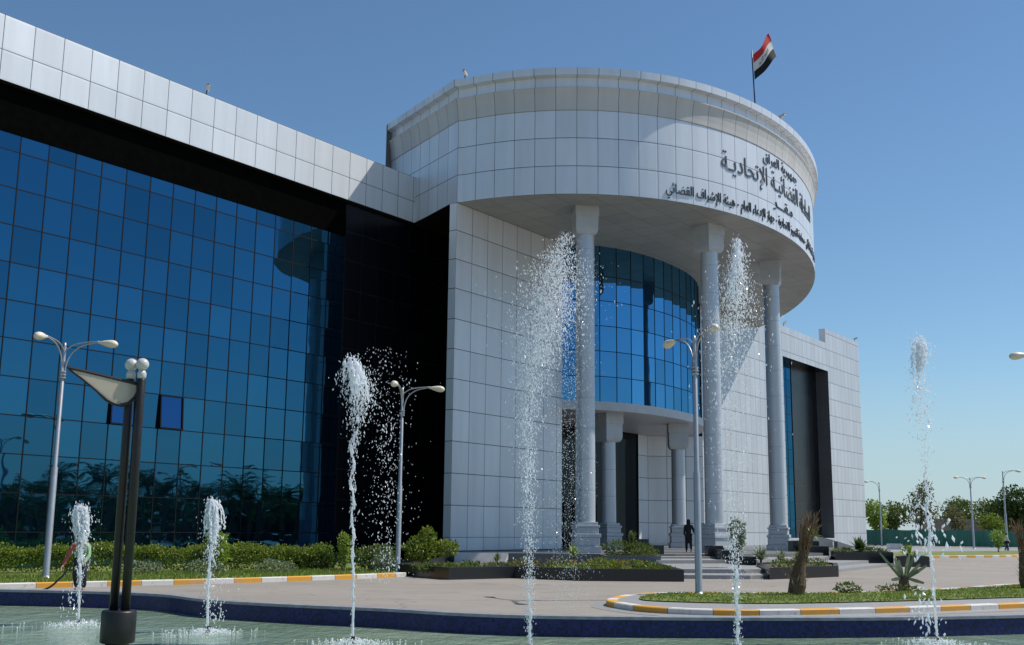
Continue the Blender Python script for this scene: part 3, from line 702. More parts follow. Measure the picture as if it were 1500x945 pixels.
c2 = empty('cheek_wall', (17, 63.5, 0)); tag(c2, 'stepped black granite cheek wall at the foot of the third tall column', 'cheek wall')
for (x0, x1, y0, y1, z1) in ((16.2, 17.7, 65.2, 66.4, 1.2), (16.5, 17.55, 62.7, 65.2, .95)):
    m = MB(); m.box(x0 - 17, x1 - 17, y0 - 63.5, y1 - 63.5, 0, z1); m.build('block', M['granite_b'], c2, bevel=.015)
c3 = empty('cheek_wall', (6.9, 55.6, .6)); tag(c3, 'small black granite block left of the steps, beside the inner columns', 'cheek wall')
m = MB(); m.box(-.1, .6, -.2, .5, 0, .42); m.box(-.6, -.1, .1, .6, 0, .7); m.build('block', M['granite_b'], c3, bevel=.015)
rp = empty('ramp_wall', (22, 80, 0)); tag(rp, 'grey sloping ramp wall below the far wing window', 'wall')
m = MB()
for a, b, za, zb in (((21.3, 80), (23.1, 81.5), 1.45, 1.15), ((23.3, 81), (25.4, 83), 1.05, .55)):
    e = (Vector(b) - Vector(a)).normalized(); q = Vector((-e.y, e.x)) * .3
    A_, B_ = Vector(a), Vector(b); P8 = [(A_.x, A_.y, 0), (B_.x, B_.y, 0), (B_.x + q.x, B_.y + q.y, 0), (A_.x + q.x, A_.y + q.y, 0)]
    T8 = [(A_.x, A_.y, za), (B_.x, B_.y, zb), (B_.x + q.x, B_.y + q.y, zb), (A_.x + q.x, A_.y + q.y, za)]
    P8 = [(x - 22, y - 80, z) for x, y, z in P8]; T8 = [(x - 22, y - 80, z) for x, y, z in T8]
    m.face([P8[0], P8[1], T8[1], T8[0]]); m.face([P8[1], P8[2], T8[2], T8[1]]); m.face([P8[2], P8[3], T8[3], T8[2]]); m.face([P8[3], P8[0], T8[0], T8[3]]); m.face(T8)
m.build('wall', M['granite_g'], rp)

# ------------------------------------------------------------------ plants
def leaf(m, p, d, L, w, up=None):
    d = d.normalized(); s = d.cross(up or Vector((R.gauss(0, 1), R.gauss(0, 1), R.gauss(0, 1))))
    if s.length < 1e-4: s = Vector((1, 0, 0))
    s = s.normalized() * w
    m.face([p, p + d * L * .45 + s, p + d * L, p + d * L * .45 - s])
def rdir():
    z = R.uniform(-1, 1); a = R.uniform(0, 2 * pi); q = sqrt(1 - z * z); return Vector((q * cos(a), q * sin(a), z))
def cloud(m, c, r, n, L, w, hollow=.55, squash_low=True):
    for _ in range(n):
        d = rdir(); k = hollow + (1 - hollow) * R.random(); k *= 1 + .12 * sin(d.x * 5 + c[0]) * sin(d.z * 6 + c[1])
        p = Vector((c[0] + d.x * r[0] * k, c[1] + d.y * r[1] * k, c[2] + d.z * r[2] * k))
        if p.z < .02: continue
        leaf(m, p, d * .7 + rdir() * .8 + Vector((0, 0, .25)), L * R.uniform(.7, 1.3), w * R.uniform(.7, 1.2))
def shrub(name, label, loc, clumps, n, L, w, mat, stem_h=.3, group=None, cat='shrub', flowers=None):
    root = empty(name, loc); tag(root, label, cat, group)
    m = MB(); [cloud(m, c, r, int(n * f), L, w) for c, r, f in clumps]; m.build('foliage', M[mat], root)
    s = MB(); top = clumps[0][0]
    for k in range(4): s.tube([(R.gauss(0, .04), R.gauss(0, .04), 0), (top[0] * .5 + R.gauss(0, .08), top[1] * .5 + R.gauss(0, .08), stem_h), (top[0] + R.gauss(0, .12), top[1] + R.gauss(0, .12), top[2])], [.02, .015, .006], 5)
    s.build('stem', M['bark'], root)
    if flowers:
        m = MB()
        for _ in range(flowers):
            c, r, f = R.choice(clumps); d = rdir(); p = Vector(c) + Vector((d.x * r[0], d.y * r[1], abs(d.z) * r[2])); cloud(m, p, (.05, .05, .05), 6, .06, .03)
        m.build('flower', M['petal'], root)
    return root
def rosette(name, label, loc, n, L, w, mat, stem=.1, droop=.25, cat='plant', group=None, thick=0.):
    root = empty(name, loc); tag(root, label, cat, group); m = MB()
    for k in range(n):
        a = k * 2.399 + R.uniform(-.2, .2); el = radians(R.uniform(15, 80)); d = Vector((cos(a) * cos(el), sin(a) * cos(el), sin(el))); l = L * R.uniform(.75, 1.15)
        b = Vector((0, 0, stem)); sdv = Vector((-sin(a), cos(a), 0)) * w; up = Vector((0, 0, thick))
        p1 = b + d * l * .5; p2 = b + d * l - Vector((0, 0, droop * l * cos(el)))
        m.face([b - sdv * .6, b + sdv * .6, p1 + sdv, p1 - sdv]); m.face([p1 - sdv, p1 + sdv, p2])
    m.build('leaves', M[mat], root)
    s = MB(); s.tube([(0, 0, 0), (0, 0, stem + .05)], [.06, .04], 8); s.build('stem', M['palm_trunk'], root); return root

# clipped hedge along the left wing
hp = smooth_path([(-30, 27, 0), (-22, 33.9, 0), (-17.3, 38.3, 0), (-12.9, 40.6, 0), (-9.9, 42.6, 0), (-7.2, 44.9, 0)], 12); hl = cumlen(hp)
root = empty('hedge', (-12, 41, 0)); tag(root, 'long clipped green hedge along the glass wing', 'hedge')
m = MB()
for _ in range(34000):
    s = R.uniform(0, hl[-1]); p = at_len(hp, hl, s); q = at_len(hp, hl, min(hl[-1], s + .3)); e = (q - p); e = e.normalized() if e.length > 1e-5 else Vector((.8, .6, 0)); nn = Vector((-e.y, e.x, 0))
    top = .80 + .05 * sin(s * 1.3) + .05 * sin(s * 3.7 + 1) + R.gauss(0, .03)
    f = R.random()
    if f < .5: v, z = -.5 + R.gauss(0, .05), R.uniform(.05, top)
    elif f < .9: v, z = R.uniform(-.5, .6), top + R.gauss(0, .05)
    else: v, z = .6, R.uniform(.1, top)
    v += .07 * sin(s * 2.1 + z * 3)
    w = p + nn * v; leaf(m, Vector((w.x + 12, w.y - 41, z + .12)), rdir() + Vector((-nn.x * .6, -nn.y * .6, .5)), R.uniform(.07, .12), R.uniform(.024, .04))
m.build('foliage', M['leaf_hedge'], root)
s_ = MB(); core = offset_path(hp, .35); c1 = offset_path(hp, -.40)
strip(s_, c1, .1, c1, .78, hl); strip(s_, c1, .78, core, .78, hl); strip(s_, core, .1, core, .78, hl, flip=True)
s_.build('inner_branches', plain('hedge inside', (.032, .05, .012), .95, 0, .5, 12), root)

shrub('shrub', 'lime green rounded shrub rising above the hedge', (-10.5, 41.0, .12), [((0, 0, 1.0), (.42, .42, .55), .6), ((.1, 0, .55), (.38, .38, .4), .4)], 900, .11, .035, 'leaf_lime')
shrub('shrub', 'narrow lime green shrub behind the wiggling fountain jet', (-6.2, 42.9, .12), [((0, 0, .95), (.26, .26, .5), .7), ((0, 0, .5), (.2, .2, .35), .3)], 650, .1, .032, 'leaf_lime')
shrub('shrub', 'dark low shrub between the hedge end and the narrow lime shrub', (-7.6, 44.2, .12), [((0, 0, .35), (1.2, .5, .4), 1)], 1500, .12, .04, 'leaf_dark')
shrub('shrub', 'low dark shrub in front of the black wall, right of the narrow lime shrub', (-5.3, 44.0, .12), [((0, 0, .45), (.9, .6, .45), .6), ((.4, .2, .5), (.6, .5, .5), .4)], 1500, .12, .045, 'leaf_mid')
shrub('shrub', 'bushy green shrub in the corner beside the white entrance wall', (-3.5, 45.2, .3), [((0, 0, .6), (.75, .6, .5), .45), ((.25, 0, 1.05), (.35, .3, .45), .2), ((.9, .4, .65), (.6, .5, .3), .35)], 2000, .13, .04, 'leaf_hedge')
shrub('shrub', 'leafy weed at the foot of the second street lamp', (-4.7, 43.2, .12), [((0, 0, .3), (.5, .3, .35), 1)], 500, .12, .04, 'leaf_grey')
for i, (x, y, lab) in enumerate(((-12.4, 38.6, 'flowering weeds at the hedge foot behind the double pole'), (-10.6, 39.8, 'flowering weeds at the hedge foot below the lime shrub'), (-8.4, 40.9, 'flowering weeds at the right end of the hedge'))):
    shrub('weed', lab, (x, y, .12), [((0, 0, .2), (.8, .25, .25), 1)], 420, .09, .035, 'leaf_grey', .15, cat='weeds')
# planting in the beds
shrub('shrub', 'low leafy ground plants at the white painted panel', (-1.5, 44.0, .16), [((0, 0, .1), (.45, .4, .22), .5), ((.9, .3, .08), (.5, .3, .18), .5)], 700, .14, .035, 'leaf_mid')
shrub('shrub', 'low yellowish plants in the long planter right of the white painted panel', (.6, 43.0, .2), [((0, 0, .2), (.7, .4, .22), .5), ((1.3, 0, .22), (.7, .4, .25), .5)], 1000, .12, .03, 'leaf_olive', flowers=10)
shrub('shrub', 'low flowering plants with orange blooms at the long planter right end', (4.6, 42.4, .2), [((0, 0, .2), (1.2, .5, .25), .6), ((-1.2, .3, .22), (.8, .4, .28), .4)], 1300, .12, .03, 'leaf_hedge', flowers=16)
rosette('yucca', 'spiky yucca in the long planter before the first tall column', (2.6, 46.0, .34), 42, .62, .03, 'leaf_lime', .35)
rosette('yucca', 'small spiky yucca near the white painted panel right edge', (-.5, 44.6, .34), 30, .42, .025, 'leaf_mid', .15)
for lab, x, y, w, mt in (('row of low green plants behind the bent corner of the long planter', -2.4, 41.0, 1.1, 'leaf_mid'), ('row of low dry plants behind the inward bend of the long planter', 0.2, 42.4, 1.0, 'leaf_olive'),
                    ('row of low green plants along the long planter front, left of the orange blooms', 2.4, 41.0, 1.1, 'leaf_hedge'), ('low green cover at the right end of the long planter beside the steps', 5.2, 41.2, .8, 'leaf_mid')):
    shrub('shrub', lab, (x, y, .14), [((0, 0, .22), (w, .4, .15), .5), ((.3, 2.2, .10), (w, 1.2, .14), .5)], 1300, .13, .03, mt, .15)
shrub('shrub', 'wide airy shrub in the grey planter beside the steps', (5.5, 52.2, .55), [((-.5, 0, .35), (.8, .6, .33), .4), ((.45, 0, .32), (.75, .5, .28), .35), ((.1, 0, .75), (.16, .16, .4), .06), ((.5, -.6, .15), (.9, .3, .15), .15)], 1700, .15, .03, 'leaf_mid')
shrub('young_tree', 'slim pale green young tree behind the fountain jet by the steps', (9.3, 46.6, 0), [((0, 0, 1.75), (.34, .34, .5), .7), ((.05, 0, 1.3), (.22, .22, .35), .3)], 700, .15, .04, 'leaf_grey', .8, cat='tree')
rosette('agave', 'broad grey green agave clump below the second tall column', (11.0, 50.0, .4), 60, .75, .05, 'leaf_grey', .1)
rosette('agave', 'smaller grey green agave right of the broad agave clump', (12.1, 51.0, .4), 40, .6, .05, 'leaf_grey', .08)
rosette('yucca', 'spiky plant in the dark planter right of the steps', (12.0, 47.6, .35), 40, .6, .03, 'leaf_mid', .12)
shrub('shrub', 'low green ground cover in the dark planter right of the steps', (11.2, 45.8, .33), [((0, 0, .12), (.9, .7, .18), .5), ((1.2, 1.4, .14), (.8, .8, .2), .5)], 900, .11, .03, 'leaf_mid')
rosette('agave', 'dark agave clump in the long black planter before the far wing', (18.9, 61.6, .62), 60, .95, .06, 'leaf_dark', .1)
shrub('shrub', 'low green cover filling the long black planter', (18.6, 61.2, .62), [((-.8, 0, .1), (.6, .6, .18), .4), ((.9, .2, .12), (.9, .6, .2), .6)], 800, .13, .04, 'leaf_mid')
rosette('agave', 'pale agave in the short black planter at the fan steps end', (21.0, 60.0, .45), 36, .75, .05, 'leaf_lime', .08)
rosette('young_palm', 'bright green young palm beside the third tall column', (17.9, 67.5, .5), 46, 1.05, .05, 'leaf_lime', .8, droop=.5, cat='palm')
# island plants
def dry_palm(loc, lean, label, h, fr):
    root = empty('palm_sapling', loc); tag(root, label, 'palm'); m = MB()
    m.tube([(0, 0, 0), (lean * .15, 0, h * .12), (lean * .3, 0, h * .32), (lean * .55, 0, h * .52)], [.21, .23, .17, .10], 12)
    for k in range(70):   # old leaf bases round the trunk
        z = R.uniform(.02, h * .45); a = R.uniform(0, 2 * pi); f = z / h; r = .2 - .2 * f
        p = Vector((lean * f * .95 + cos(a) * r, sin(a) * r, z)); d = Vector((cos(a) * .55, sin(a) * .55, 1)); sd = Vector((-sin(a), cos(a), 0)) * .035
        m.face([p - sd, p + sd, p + d * R.uniform(.1, .22)])
    m.build('trunk', M['palm_trunk'], root)
    m = MB()
    for k in range(fr):   # bundle of tied dry fronds
        a = R.uniform(0, 2 * pi); r0 = .08; b = Vector((lean * .5 + cos(a) * r0, sin(a) * r0, h * R.uniform(.35, .5)))
        tip = Vector((lean * 1.0 + R.gauss(.06, .13), R.gauss(0, .13), h * R.uniform(.82, 1.04))); mid = b.lerp(tip, .55) + Vector((-lean * .12, 0, 0))
        m.tube([b, mid, tip], [.016, .012, .004], 4, False)
        for q in range(10):
            f = q / 10; p = mid.lerp(tip, f) if q > 3 else b.lerp(mid, .5 + f); leaf(m, p, (tip - b) + rdir() * .45, R.uniform(.12, .26), .01)
    m.build('dry_fronds', M['dry_frond'], root)
    m = MB()
    for k in range(9):
        a = R.uniform(0, 2 * pi); leaf(m, Vector((cos(a) * .15, sin(a) * .15, R.uniform(.15, .5))), Vector((cos(a), sin(a), .9)), .45, .012)
    m.build('side_shoots', M['leaf_grey'], root)
dry_palm((7.5, 30.1, .17), .42, 'dry brown palm sapling with tied fronds leaning right on the island', 2.05, 34)
dry_palm((15.75, 34.8, .17), -.22, 'dry palm sapling at the right edge of the island lawn', 2.0, 30)
root = empty('yucca', (11.25, 32.7, .17)); tag(root, 'stubby cut yucca with stiff bare blades on the island lawn', 'plant'); m = MB(); m.tube([(0, 0, 0), (0, 0, .2), (0, 0, .42)], [.17, .15, .13], 10); m.build('trunk', M['palm_trunk'], root); m = MB()
for (dx, dz, w, dy) in ((-.62, 1.05, .04, .1), (-.28, .95, .05, -.1), (-.05, .85, .05, .2), (.2, 1.0, .05, 0), (.42, 1.1, .04, .1), (.42, .75, .05, -.2), (.72, .7, .05, .1), (-.42, .3, .05, -.2), (.5, .22, .05, -.2), (.05, .95, .04, -.3), (-.15, .7, .05, .3)):
    b = Vector((dx * .15, dy * .2, .35)); t_ = Vector((dx, dy, dz)); sd = (t_ - b).cross(Vector((0, 1, 0))).normalized() * w; k = b.lerp(t_, .55); up = Vector((0, -.02, 0))
    m.face([b - sd * .7, b + sd * .7, k + sd, k - sd]); m.face([k - sd, k + sd, t_ + sd * .6, t_ - sd * .6]); m.face([b - sd * .7 + up, k - sd + up, k + sd + up, b + sd * .7 + up])
m.build('blades', M['leaf_grey'], root)
shrub('weed', 'low weed tuft on the island lawn between the dry palm and the yucca', (9.2, 31.2, .17), [((0, 0, .1), (.35, .25, .16), 1)], 220, .12, .025, 'leaf_mid', .06, cat='weeds')
shrub('weed', 'sprawling green weeds at the foot of the stubby yucca', (10.9, 32.2, .17), [((0, 0, .06), (.7, .25, .1), 1)], 260, .11, .025, 'leaf_mid', .05, cat='weeds')

# ------------------------------------------------------------------ street lamps
def head_mesh(name, parent):
    m = MB(); rot = Matrix.Translation((1.22, 0, 7.62)) @ Matrix.Rotation(radians(96), 4, 'Y')
    m.lathe([(.03, -.12), (.055, -.02), (.09, .10), (.125, .26), (.135, .38), (.11, .48), (.06, .54), (.015, .56)], (0, 0, 0), 16, rot)
    o = m.build(name, M['lamp_head'], parent, True)
    for v in o.data.vertices: v.co.y *= 1.15
    return o
def arm_mesh(parent):
    m = MB()
    m.tube(smooth_path([(.075, 0, 6.45), (.09, 0, 6.85), (.25, 0, 7.25), (.6, 0, 7.52), (1.14, 0, 7.64)], 5), .026, 7)
    m.tube(smooth_path([(.02, 0, 7.35), (.3, 0, 7.54), (.65, 0, 7.62), (1.14, 0, 7.665)], 5), .022, 7)
    o = m.build('arm', M['metal'], parent, True); head_mesh('lamp_head', o); return o
def make_lamp():
    root = empty('street_lamp', (0, 0, 0))
    m = MB(); m.lathe([(.20, 0), (.20, .03), (.12, .05), (.105, .1), (.10, 3.5), (.075, 3.55), (.07, 6.3), (.055, 6.32), (.05, 7.5), (.035, 7.62)], n=14); m.build('pole', M['metal'], root, True)
    m = MB()
    for z in (6.42, 6.52, 6.62): m.lathe([(.06, z), (.115, z + .01), (.115, z + .045), (.06, z + .055)], n=14)
    m.build('collar', M['metal'], root); arm_mesh(root); return root
proto = make_lamp(); used_l = [False]
LG = 'tall street lamps round the courthouse'
def lamp(x, y, z, angs, label, sc=1.):
    if not used_l[0]: r = proto; used_l[0] = True
    else: r = copy_tree(proto)
    r.location = (x, y, z); r.scale = (sc, sc, sc); tag(r, label, 'street lamp', LG)
    arms = [c for c in r.children if c.name.startswith('arm')]
    for c, a in zip(arms, angs): c.rotation_euler.z = a
    for a in angs[len(arms):]: c = copy_tree(arms[0], r); c.rotation_euler.z = a
    for c in arms[len(angs):]:
        for h in list(c.children): bpy.data.objects.remove(h)
        bpy.data.objects.remove(c)
    return r
lamp(-14.29, 35.39, .12, (radians(-2), radians(-98)), 'tall street lamp with two arms before the left glass wing', .965)
lamp(-4.18, 42.86, .12, (radians(2), radians(-97)), 'tall street lamp with two arms in front of the black wall', .91)
lamp(4.99, 30.21, .14, (radians(-78), radians(112)), 'tall street lamp at the rounded tip of the island lawn', .905)
lamp(18.2, 36.6, .14, (radians(180), radians(0)), 'street lamp cut by the right photo edge with one head showing', .98)
lamp(44.43, 136.1, 0, (radians(180),), 'distant one armed street lamp beside the far wing corner')
lamp(49.99, 122.76, 0, (radians(180), radians(0)), 'distant two armed street lamp in front of the dark round tree')
lamp(47.3, 108.35, 0, (radians(0),), 'distant street lamp with one arm pointing right beside the walking man')
for i, (x, y) in enumerate(((24.0, 38.0), (58.6, 51.9), (64.7, 52.8))):
    lamp(x, y, 0, (radians(125), radians(-55)), 'street lamp seen mirrored in the left glass wing')

# double pole garden light standing in the pool
gl = empty('garden_light', (-5.4, 16, 0)); tag(gl, 'dark twin pole garden light with two globes and a sail shaped shade, in the pool', 'lamp')
m = MB(); m.lathe([(.16, -.6), (.16, .2), (.22, .21), (.235, .23), (.235, .62), (.22, .645)], (0, 0, 0), 28); m.build('base', M['dark_metal'], gl, True, 0)
for dx, dy in ((-.09, .03), (.086, -.02)):
    m = MB(); m.lathe([(.061, .6), (.061, 3.86), (.05, 3.88)], (dx, dy, 0), 18); o = m.build('pole', M['dark_metal'], gl, True)
    m = MB(); m.lathe([(.045, 3.87), (.062, 3.90), (.066, 3.95), (.05, 3.99), (.035, 4.0), (.05, 4.02)], (dx, dy, 0), 16); m.build('lamp_neck', M['globe'], o, True)
    m = MB(); m.lathe([(.09 * sin(pi * k / 12) + .002, 4.085 - .09 * cos(pi * k / 12)) for k in range(13)], (dx, dy, 0), 20); m.build('globe', M['globe'], o, True)
sw = lambda P: [(Vector((x * 1.04 * cos(.61), x * 1.04 * sin(.61), z))) for x, z in P]   # the sail is turned towards the sun
sail = [(-.90, 3.955), (-.60, 3.905), (-.30, 3.855), (.06, 3.79), (.045, 3.70), (0.0, 3.60), (-.08, 3.515), (-.17, 3.485), (-.27, 3.495), (-.38, 3.55), (-.52, 3.67), (-.72, 3.82), (-.88, 3.93)]
m = MB(); m.tube(sw(sail) + sw(sail[:1]), [.012] + [.02] * 3 + [.028] * 6 + [.02] * 3 + [.012], 7); o = m.build('shade', M['dark_metal'], gl, True)
m = MB(); m.prism([(x, z) for x, z in sail], -.008, .008); m.v = [(x * 1.04 * cos(.61) + y2 * sin(.61), x * 1.04 * sin(.61) - y2 * cos(.61), z) for x, z, y2 in m.v]
t_s = NT('cream sail cloth'); t_s.set(Base_Color=c4(.78, .70, .60), Roughness=.6); q_ = t_s.n('BsdfTranslucent'); q_.inputs[0].default_value = c4(.82, .74, .63); x_ = t_s.n('MixShader'); x_.inputs[0].default_value = .6
t_s.l(t_s.p.outputs[0], x_.inputs[1]); t_s.l(q_.outputs[0], x_.inputs[2]); t_s.l(x_.outputs[0], t_s.out.inputs[0]); m.build('diffuser', t_s.m, o)
m = MB(); m.tube(sw([(-.92, 3.962), (.1, 3.795)]), .024, 8); m.build('rail', M['dark_metal'], o)

# ------------------------------------------------------------------ flag, roof cameras
fp = empty('flag', (14.18, 62.8, 24.4)); tag(fp, 'red white and black flag flying from a thin pole on the drum roof', 'flag')
m = MB(); m.tube([(.12, 0, 0), (-.06, 0, 5.55)], [.045, .035], 8); m.build('pole', M['dark_metal'], fp, True)
def FP(u, v):
    ht, hb, ft, fb = Vector((.02, 0, 5.28)), Vector((.07, 0, 3.69)), Vector((1.07, .3, 6.68)), Vector((1.56, .3, 5.30))
    t_ = ht.lerp(ft, u); b = hb.lerp(fb, u); p = b.lerp(t_, v)
    p.y += .16 * sin(u * 7 + v * 1.5) * (.25 + u); p.z += (-.16 * sin(u * pi * 1.6) + .06 * sin(u * 9)) * (.4 + .6 * v); p.x += .05 * sin(v * 5 + u * 4) * u
    return p
m = MB(); nu, nv = 26, 12
for i in range(nu):
    for j in range(nv):
        q = [(i / nu, j / nv), ((i + 1) / nu, j / nv), ((i + 1) / nu, (j + 1) / nv), (i / nu, (j + 1) / nv)]; m.face([FP(*a) for a in q], q)
cl = m.build('flag_cloth', M['flag'], fp, True)
me = text_mesh('الله أكبر', .004, .01); xs = [v.co.x for v in me.vertices]; x0, x1 = min(xs), max(xs)
for v in me.vertices:
    u = .25 + (v.co.x - x0) / (x1 - x0) * .5; w = .42 + v.co.y * .2; p = FP(u, w); v.co = (p.x, p.y - .025, p.z)
me.materials.append(M['flag_green']); link(bpy.data.objects.new('flag_script', me), cl)

def make_cctv():
    root = empty('security_camera', (0, 0, 0))
    m = MB(); m.tube([(0, 0, 0), (0, 0, .28), (.06, -.06, .36)], .03, 6); m.build('bracket', M['dark_metal'], root)
    m = MB(); mt = Matrix.Translation((.06, -.1, .42)) @ Matrix.Rotation(radians(-20), 4, 'X'); m.box(-.08, .08, -.25, .2, -.07, .08, mt); m.box(-.1, .1, -.3, .22, .083, .1, mt); m.build('housing', M['cam_w'], root, bevel=.01)
    return root
cp = make_cctv()
for i, (a, p, z, rz, lab) in enumerate(((-12.6, 4.7, 20.95, .3, 'small security camera on the left wing parapet'), (*drum_pt(.4, .15, 0)[:2], 24.88, -.4, 'small security camera on the drum coping above its left corner'),
                                        (*drum_pt(21.0, .15, 0)[:2], 24.88, .9, 'small security camera on the drum coping right of the flag'), (48.4, 1.5, 19.22, .5, 'small security camera on the far wing roof edge beside the third tall column'), (67.5, 1.5, 20.58, 1.2, 'small security camera on the far wing outer corner'))):
    c = cp if i == 0 else copy_tree(cp); c.location = LW(a, p, z); c.rotation_euler.z = rz; k = .85; c.scale = (k, k, k); tag(c, lab, 'camera', 'security cameras on the roof edges')

# ------------------------------------------------------------------ fountain jets
def octa(m, p, r, st):
    i = len(m.v); a = R.uniform(0, pi); c, s = cos(a) * r, sin(a) * r; t = Vector((R.gauss(0, .35), R.gauss(0, .35), 1)).normalized() * r * st
    m.v += [(p.x + c, p.y + s, p.z), (p.x - s, p.y + c, p.z), (p.x - c, p.y - s, p.z), (p.x + s, p.y - c, p.z), (p.x + t.x, p.y + t.y, p.z + t.z), (p.x - t.x, p.y - t.y, p.z - t.z)]
    for f in ((0, 1, 4), (1, 2, 4), (2, 3, 4), (3, 0, 4), (1, 0, 5), (2, 1, 5), (3, 2, 5), (0, 3, 5)):
        m.f.append(tuple(i + q for q in f)); m.uv.append([(0, 0)] * 3); m.mi.append(0)
def prof_at(P, z):
    for a, b in zip(P[:-1], P[1:]):
        if a[0] <= z <= b[0]:
            t = (z - a[0]) / max(1e-6, b[0] - a[0]); return [a[k] + (b[k] - a[k]) * t for k in range(4)]
    return P[-1]
def jet(label, x, y, P, n, r0, r1, stream, mist=(), splash=.4, wig=.02, strands=0):
    root = empty('fountain_jet', (x, y, .05)); tag(root, label, 'fountain', 'fountain jets in the pool')
    m = MB(); m.lathe([(.05, -.1), (.05, .02), (.035, .04), (.03, .1)], (0, 0, 0), 12); m.build('nozzle', M['dark_metal'], root)
    # solid stream breaking up as it rises
    zt = stream; m = MB(); z = .04; path = []; rad = []; ph = R.uniform(0, 6)
    while z < zt:
        q = prof_at(P, z + .05); f = z / zt
        path.append((q[1] + wig * sin(z * 11 + ph) * f + R.gauss(0, wig * .3) * f, R.gauss(0, wig * .5) * f, z)); rad.append(max(.006, .019 * (1 + .45 * sin(z * 23 + ph) * f + R.gauss(0, .3) * f)) * (1 if f < .85 else (1 - f) / .15 + .2)); z += .04
    m.tube(path, rad, 7); m.build('stream', M['spray'], root, True)
    m = MB(); zs = [p[0] for p in P]; wsum = []; tot = 0
    for a, b in zip(P[:-1], P[1:]): tot += (b[0] - a[0]) * (a[3] + b[3]) * .5 * ((a[2] + b[2]) * 6 + .3); wsum.append(tot)
    for _ in range(n):
        t = R.random() * tot; k = next(i for i, w in enumerate(wsum) if w >= t); z = R.uniform(P[k][0], P[k + 1][0]); q = prof_at(P, z)
        rr = R.gauss(0, .55); yy = R.gauss(0, .55)
        if R.random() < .25: rr *= 1.7
        octa(m, Vector((q[1] + rr * q[2], yy * q[2], z - .05 + R.gauss(0, .03))), R.uniform(r0, r1) * (1 if R.random() > .06 else 1.6), R.uniform(1.2, 4.2))
    # torn ropes of water inside the crown
    for _ in range(strands):
        zt_ = P[-1][0] * R.uniform(.93, 1.0); z = zt_; q = prof_at(P, z); dx = R.gauss(0, .45); dy = R.gauss(0, .45); pth = []; rr = []
        ln = R.uniform(.12, .4)
        while z > zt_ - ln - (zt_ - P[-4][0]) * R.random():
            q = prof_at(P, z); pth.append((q[1] + dx * q[2] + R.gauss(0, .008), dy * q[2] + R.gauss(0, .008), z - .05)); rr.append(abs(R.gauss(.011, .005)) + .003); z -= .035
        if len(pth) > 2: m.tube(pth, rr, 5)
    for (x0, x1, z0, z1, c, a, b) in mist:
        for _ in range(c):
            u = R.random(); octa(m, Vector((x0 + (x1 - x0) * .5 * (1 + R.gauss(0, .42)), R.gauss(0, .22), z0 + (z1 - z0) * u)), R.uniform(a, b), R.uniform(1.2, 3.4))
    m.build('spray', M['spray'], root, False)['kind'] = 'stuff'
    m = MB()
    for _ in range(int(900 * splash)):
        a = R.uniform(0, 2 * pi); d = abs(R.gauss(0, .38)) * splash * 2; octa(m, Vector((cos(a) * d, sin(a) * d, abs(R.gauss(0, .035)) * max(.08, 1 - 1.6 * d) + .004)), R.uniform(.006, .018), R.uniform(.5, 1.6))
    m.build('splash', M['spray'], root)['kind'] = 'stuff'
jet('low foaming fountain jet in front of the crouching gardener, leftmost in the pool', -7.63, 20.52, [(0.06, -0.004, 0.037, 0.3), (0.46, -0.024, 0.04, 0.6), (0.82, -0.04, 0.05, 0.8), (1.18, -0.056, 0.085, 1), (1.54, -0.073, 0.115, 1.6), (1.84, -0.109, 0.130, 2.5), (2.04, -0.125, 0.120, 3), (2.15, -0.134, 0.075, 2)],
    1100, .0035, .010, 1.5, ((-.15, .25, .9, 2, 60, .006, .012), (-.3, 0, .1, .6, 40, .006, .014)), .55, .012, 80)
jet('low foaming fountain jet before the hedge, right of the twin pole light', -5.03, 19.4, [(0.06, -0.016, 0.035, 0.3), (0.45, -0.039, 0.04, 0.6), (0.9, -0.054, 0.05, 0.8), (1.24, -0.04, 0.09, 1), (1.58, -0.025, 0.12, 1.6), (1.86, -0.042, 0.125, 2.5), (2.09, -0.055, 0.100, 3), (2.25, -0.065, 0.059, 2)],
    1100, .0035, .010, 1.6, ((-.1, .3, .15, .9, 90, .006, .014),), .5, .012, 80)
jet('tall wiggling fountain jet with a torn crown before the black wall', -2.4, 17.89, [(0.07, -0.001, 0.025, 0.3), (1.0, -0.035, 0.03, 0.3), (1.73, -0.061, 0.04, 0.4), (2.36, -0.095, 0.05, 0.5), (3.01, -0.118, 0.06, 0.6), (3.44, -0.06, 0.12, .8), (3.72, 0.0, 0.21, 1.6), (3.99, -0.03, 0.22, 2.2), (4.27, -0.11, 0.165, 3.0), (4.45, -0.17, 0.11, 2.4), (4.53, -.19, .06, 1)],
    1900, .003, .010, 3.5, ((-.1, .95, .9, 4.6, 700, .0025, .008), (.2, .7, .9, 3.6, 150, .004, .013)), .5, .035, 24)
jet('highest fountain jet, thick and leaning right in front of the first tall column', .31, 16.92, [(0.08, 0.001, 0.041, 0.9), (0.58, -0.003, 0.062, 1.2), (1.07, -0.007, 0.082, 1.2), (1.76, -0.022, 0.103, 1.2), (2.57, -0.039, 0.113, 1.2), (3.18, -0.065, 0.133, 1.3), (3.8, -0.039, 0.185, 1.5), (4.32, 0.061, 0.287, 2), (4.85, 0.215, 0.369, 2.4), (5.39, 0.328, 0.39, 2.4), (5.82, 0.4, 0.349, 2.0), (6.1, 0.473, 0.185, 1.5), (6.35, 0.494, 0.082, 1)],
    10500, .0025, .0075, .9, ((.15, 1.0, .6, 5.9, 3600, .002, .005),), .4, .02, 0)
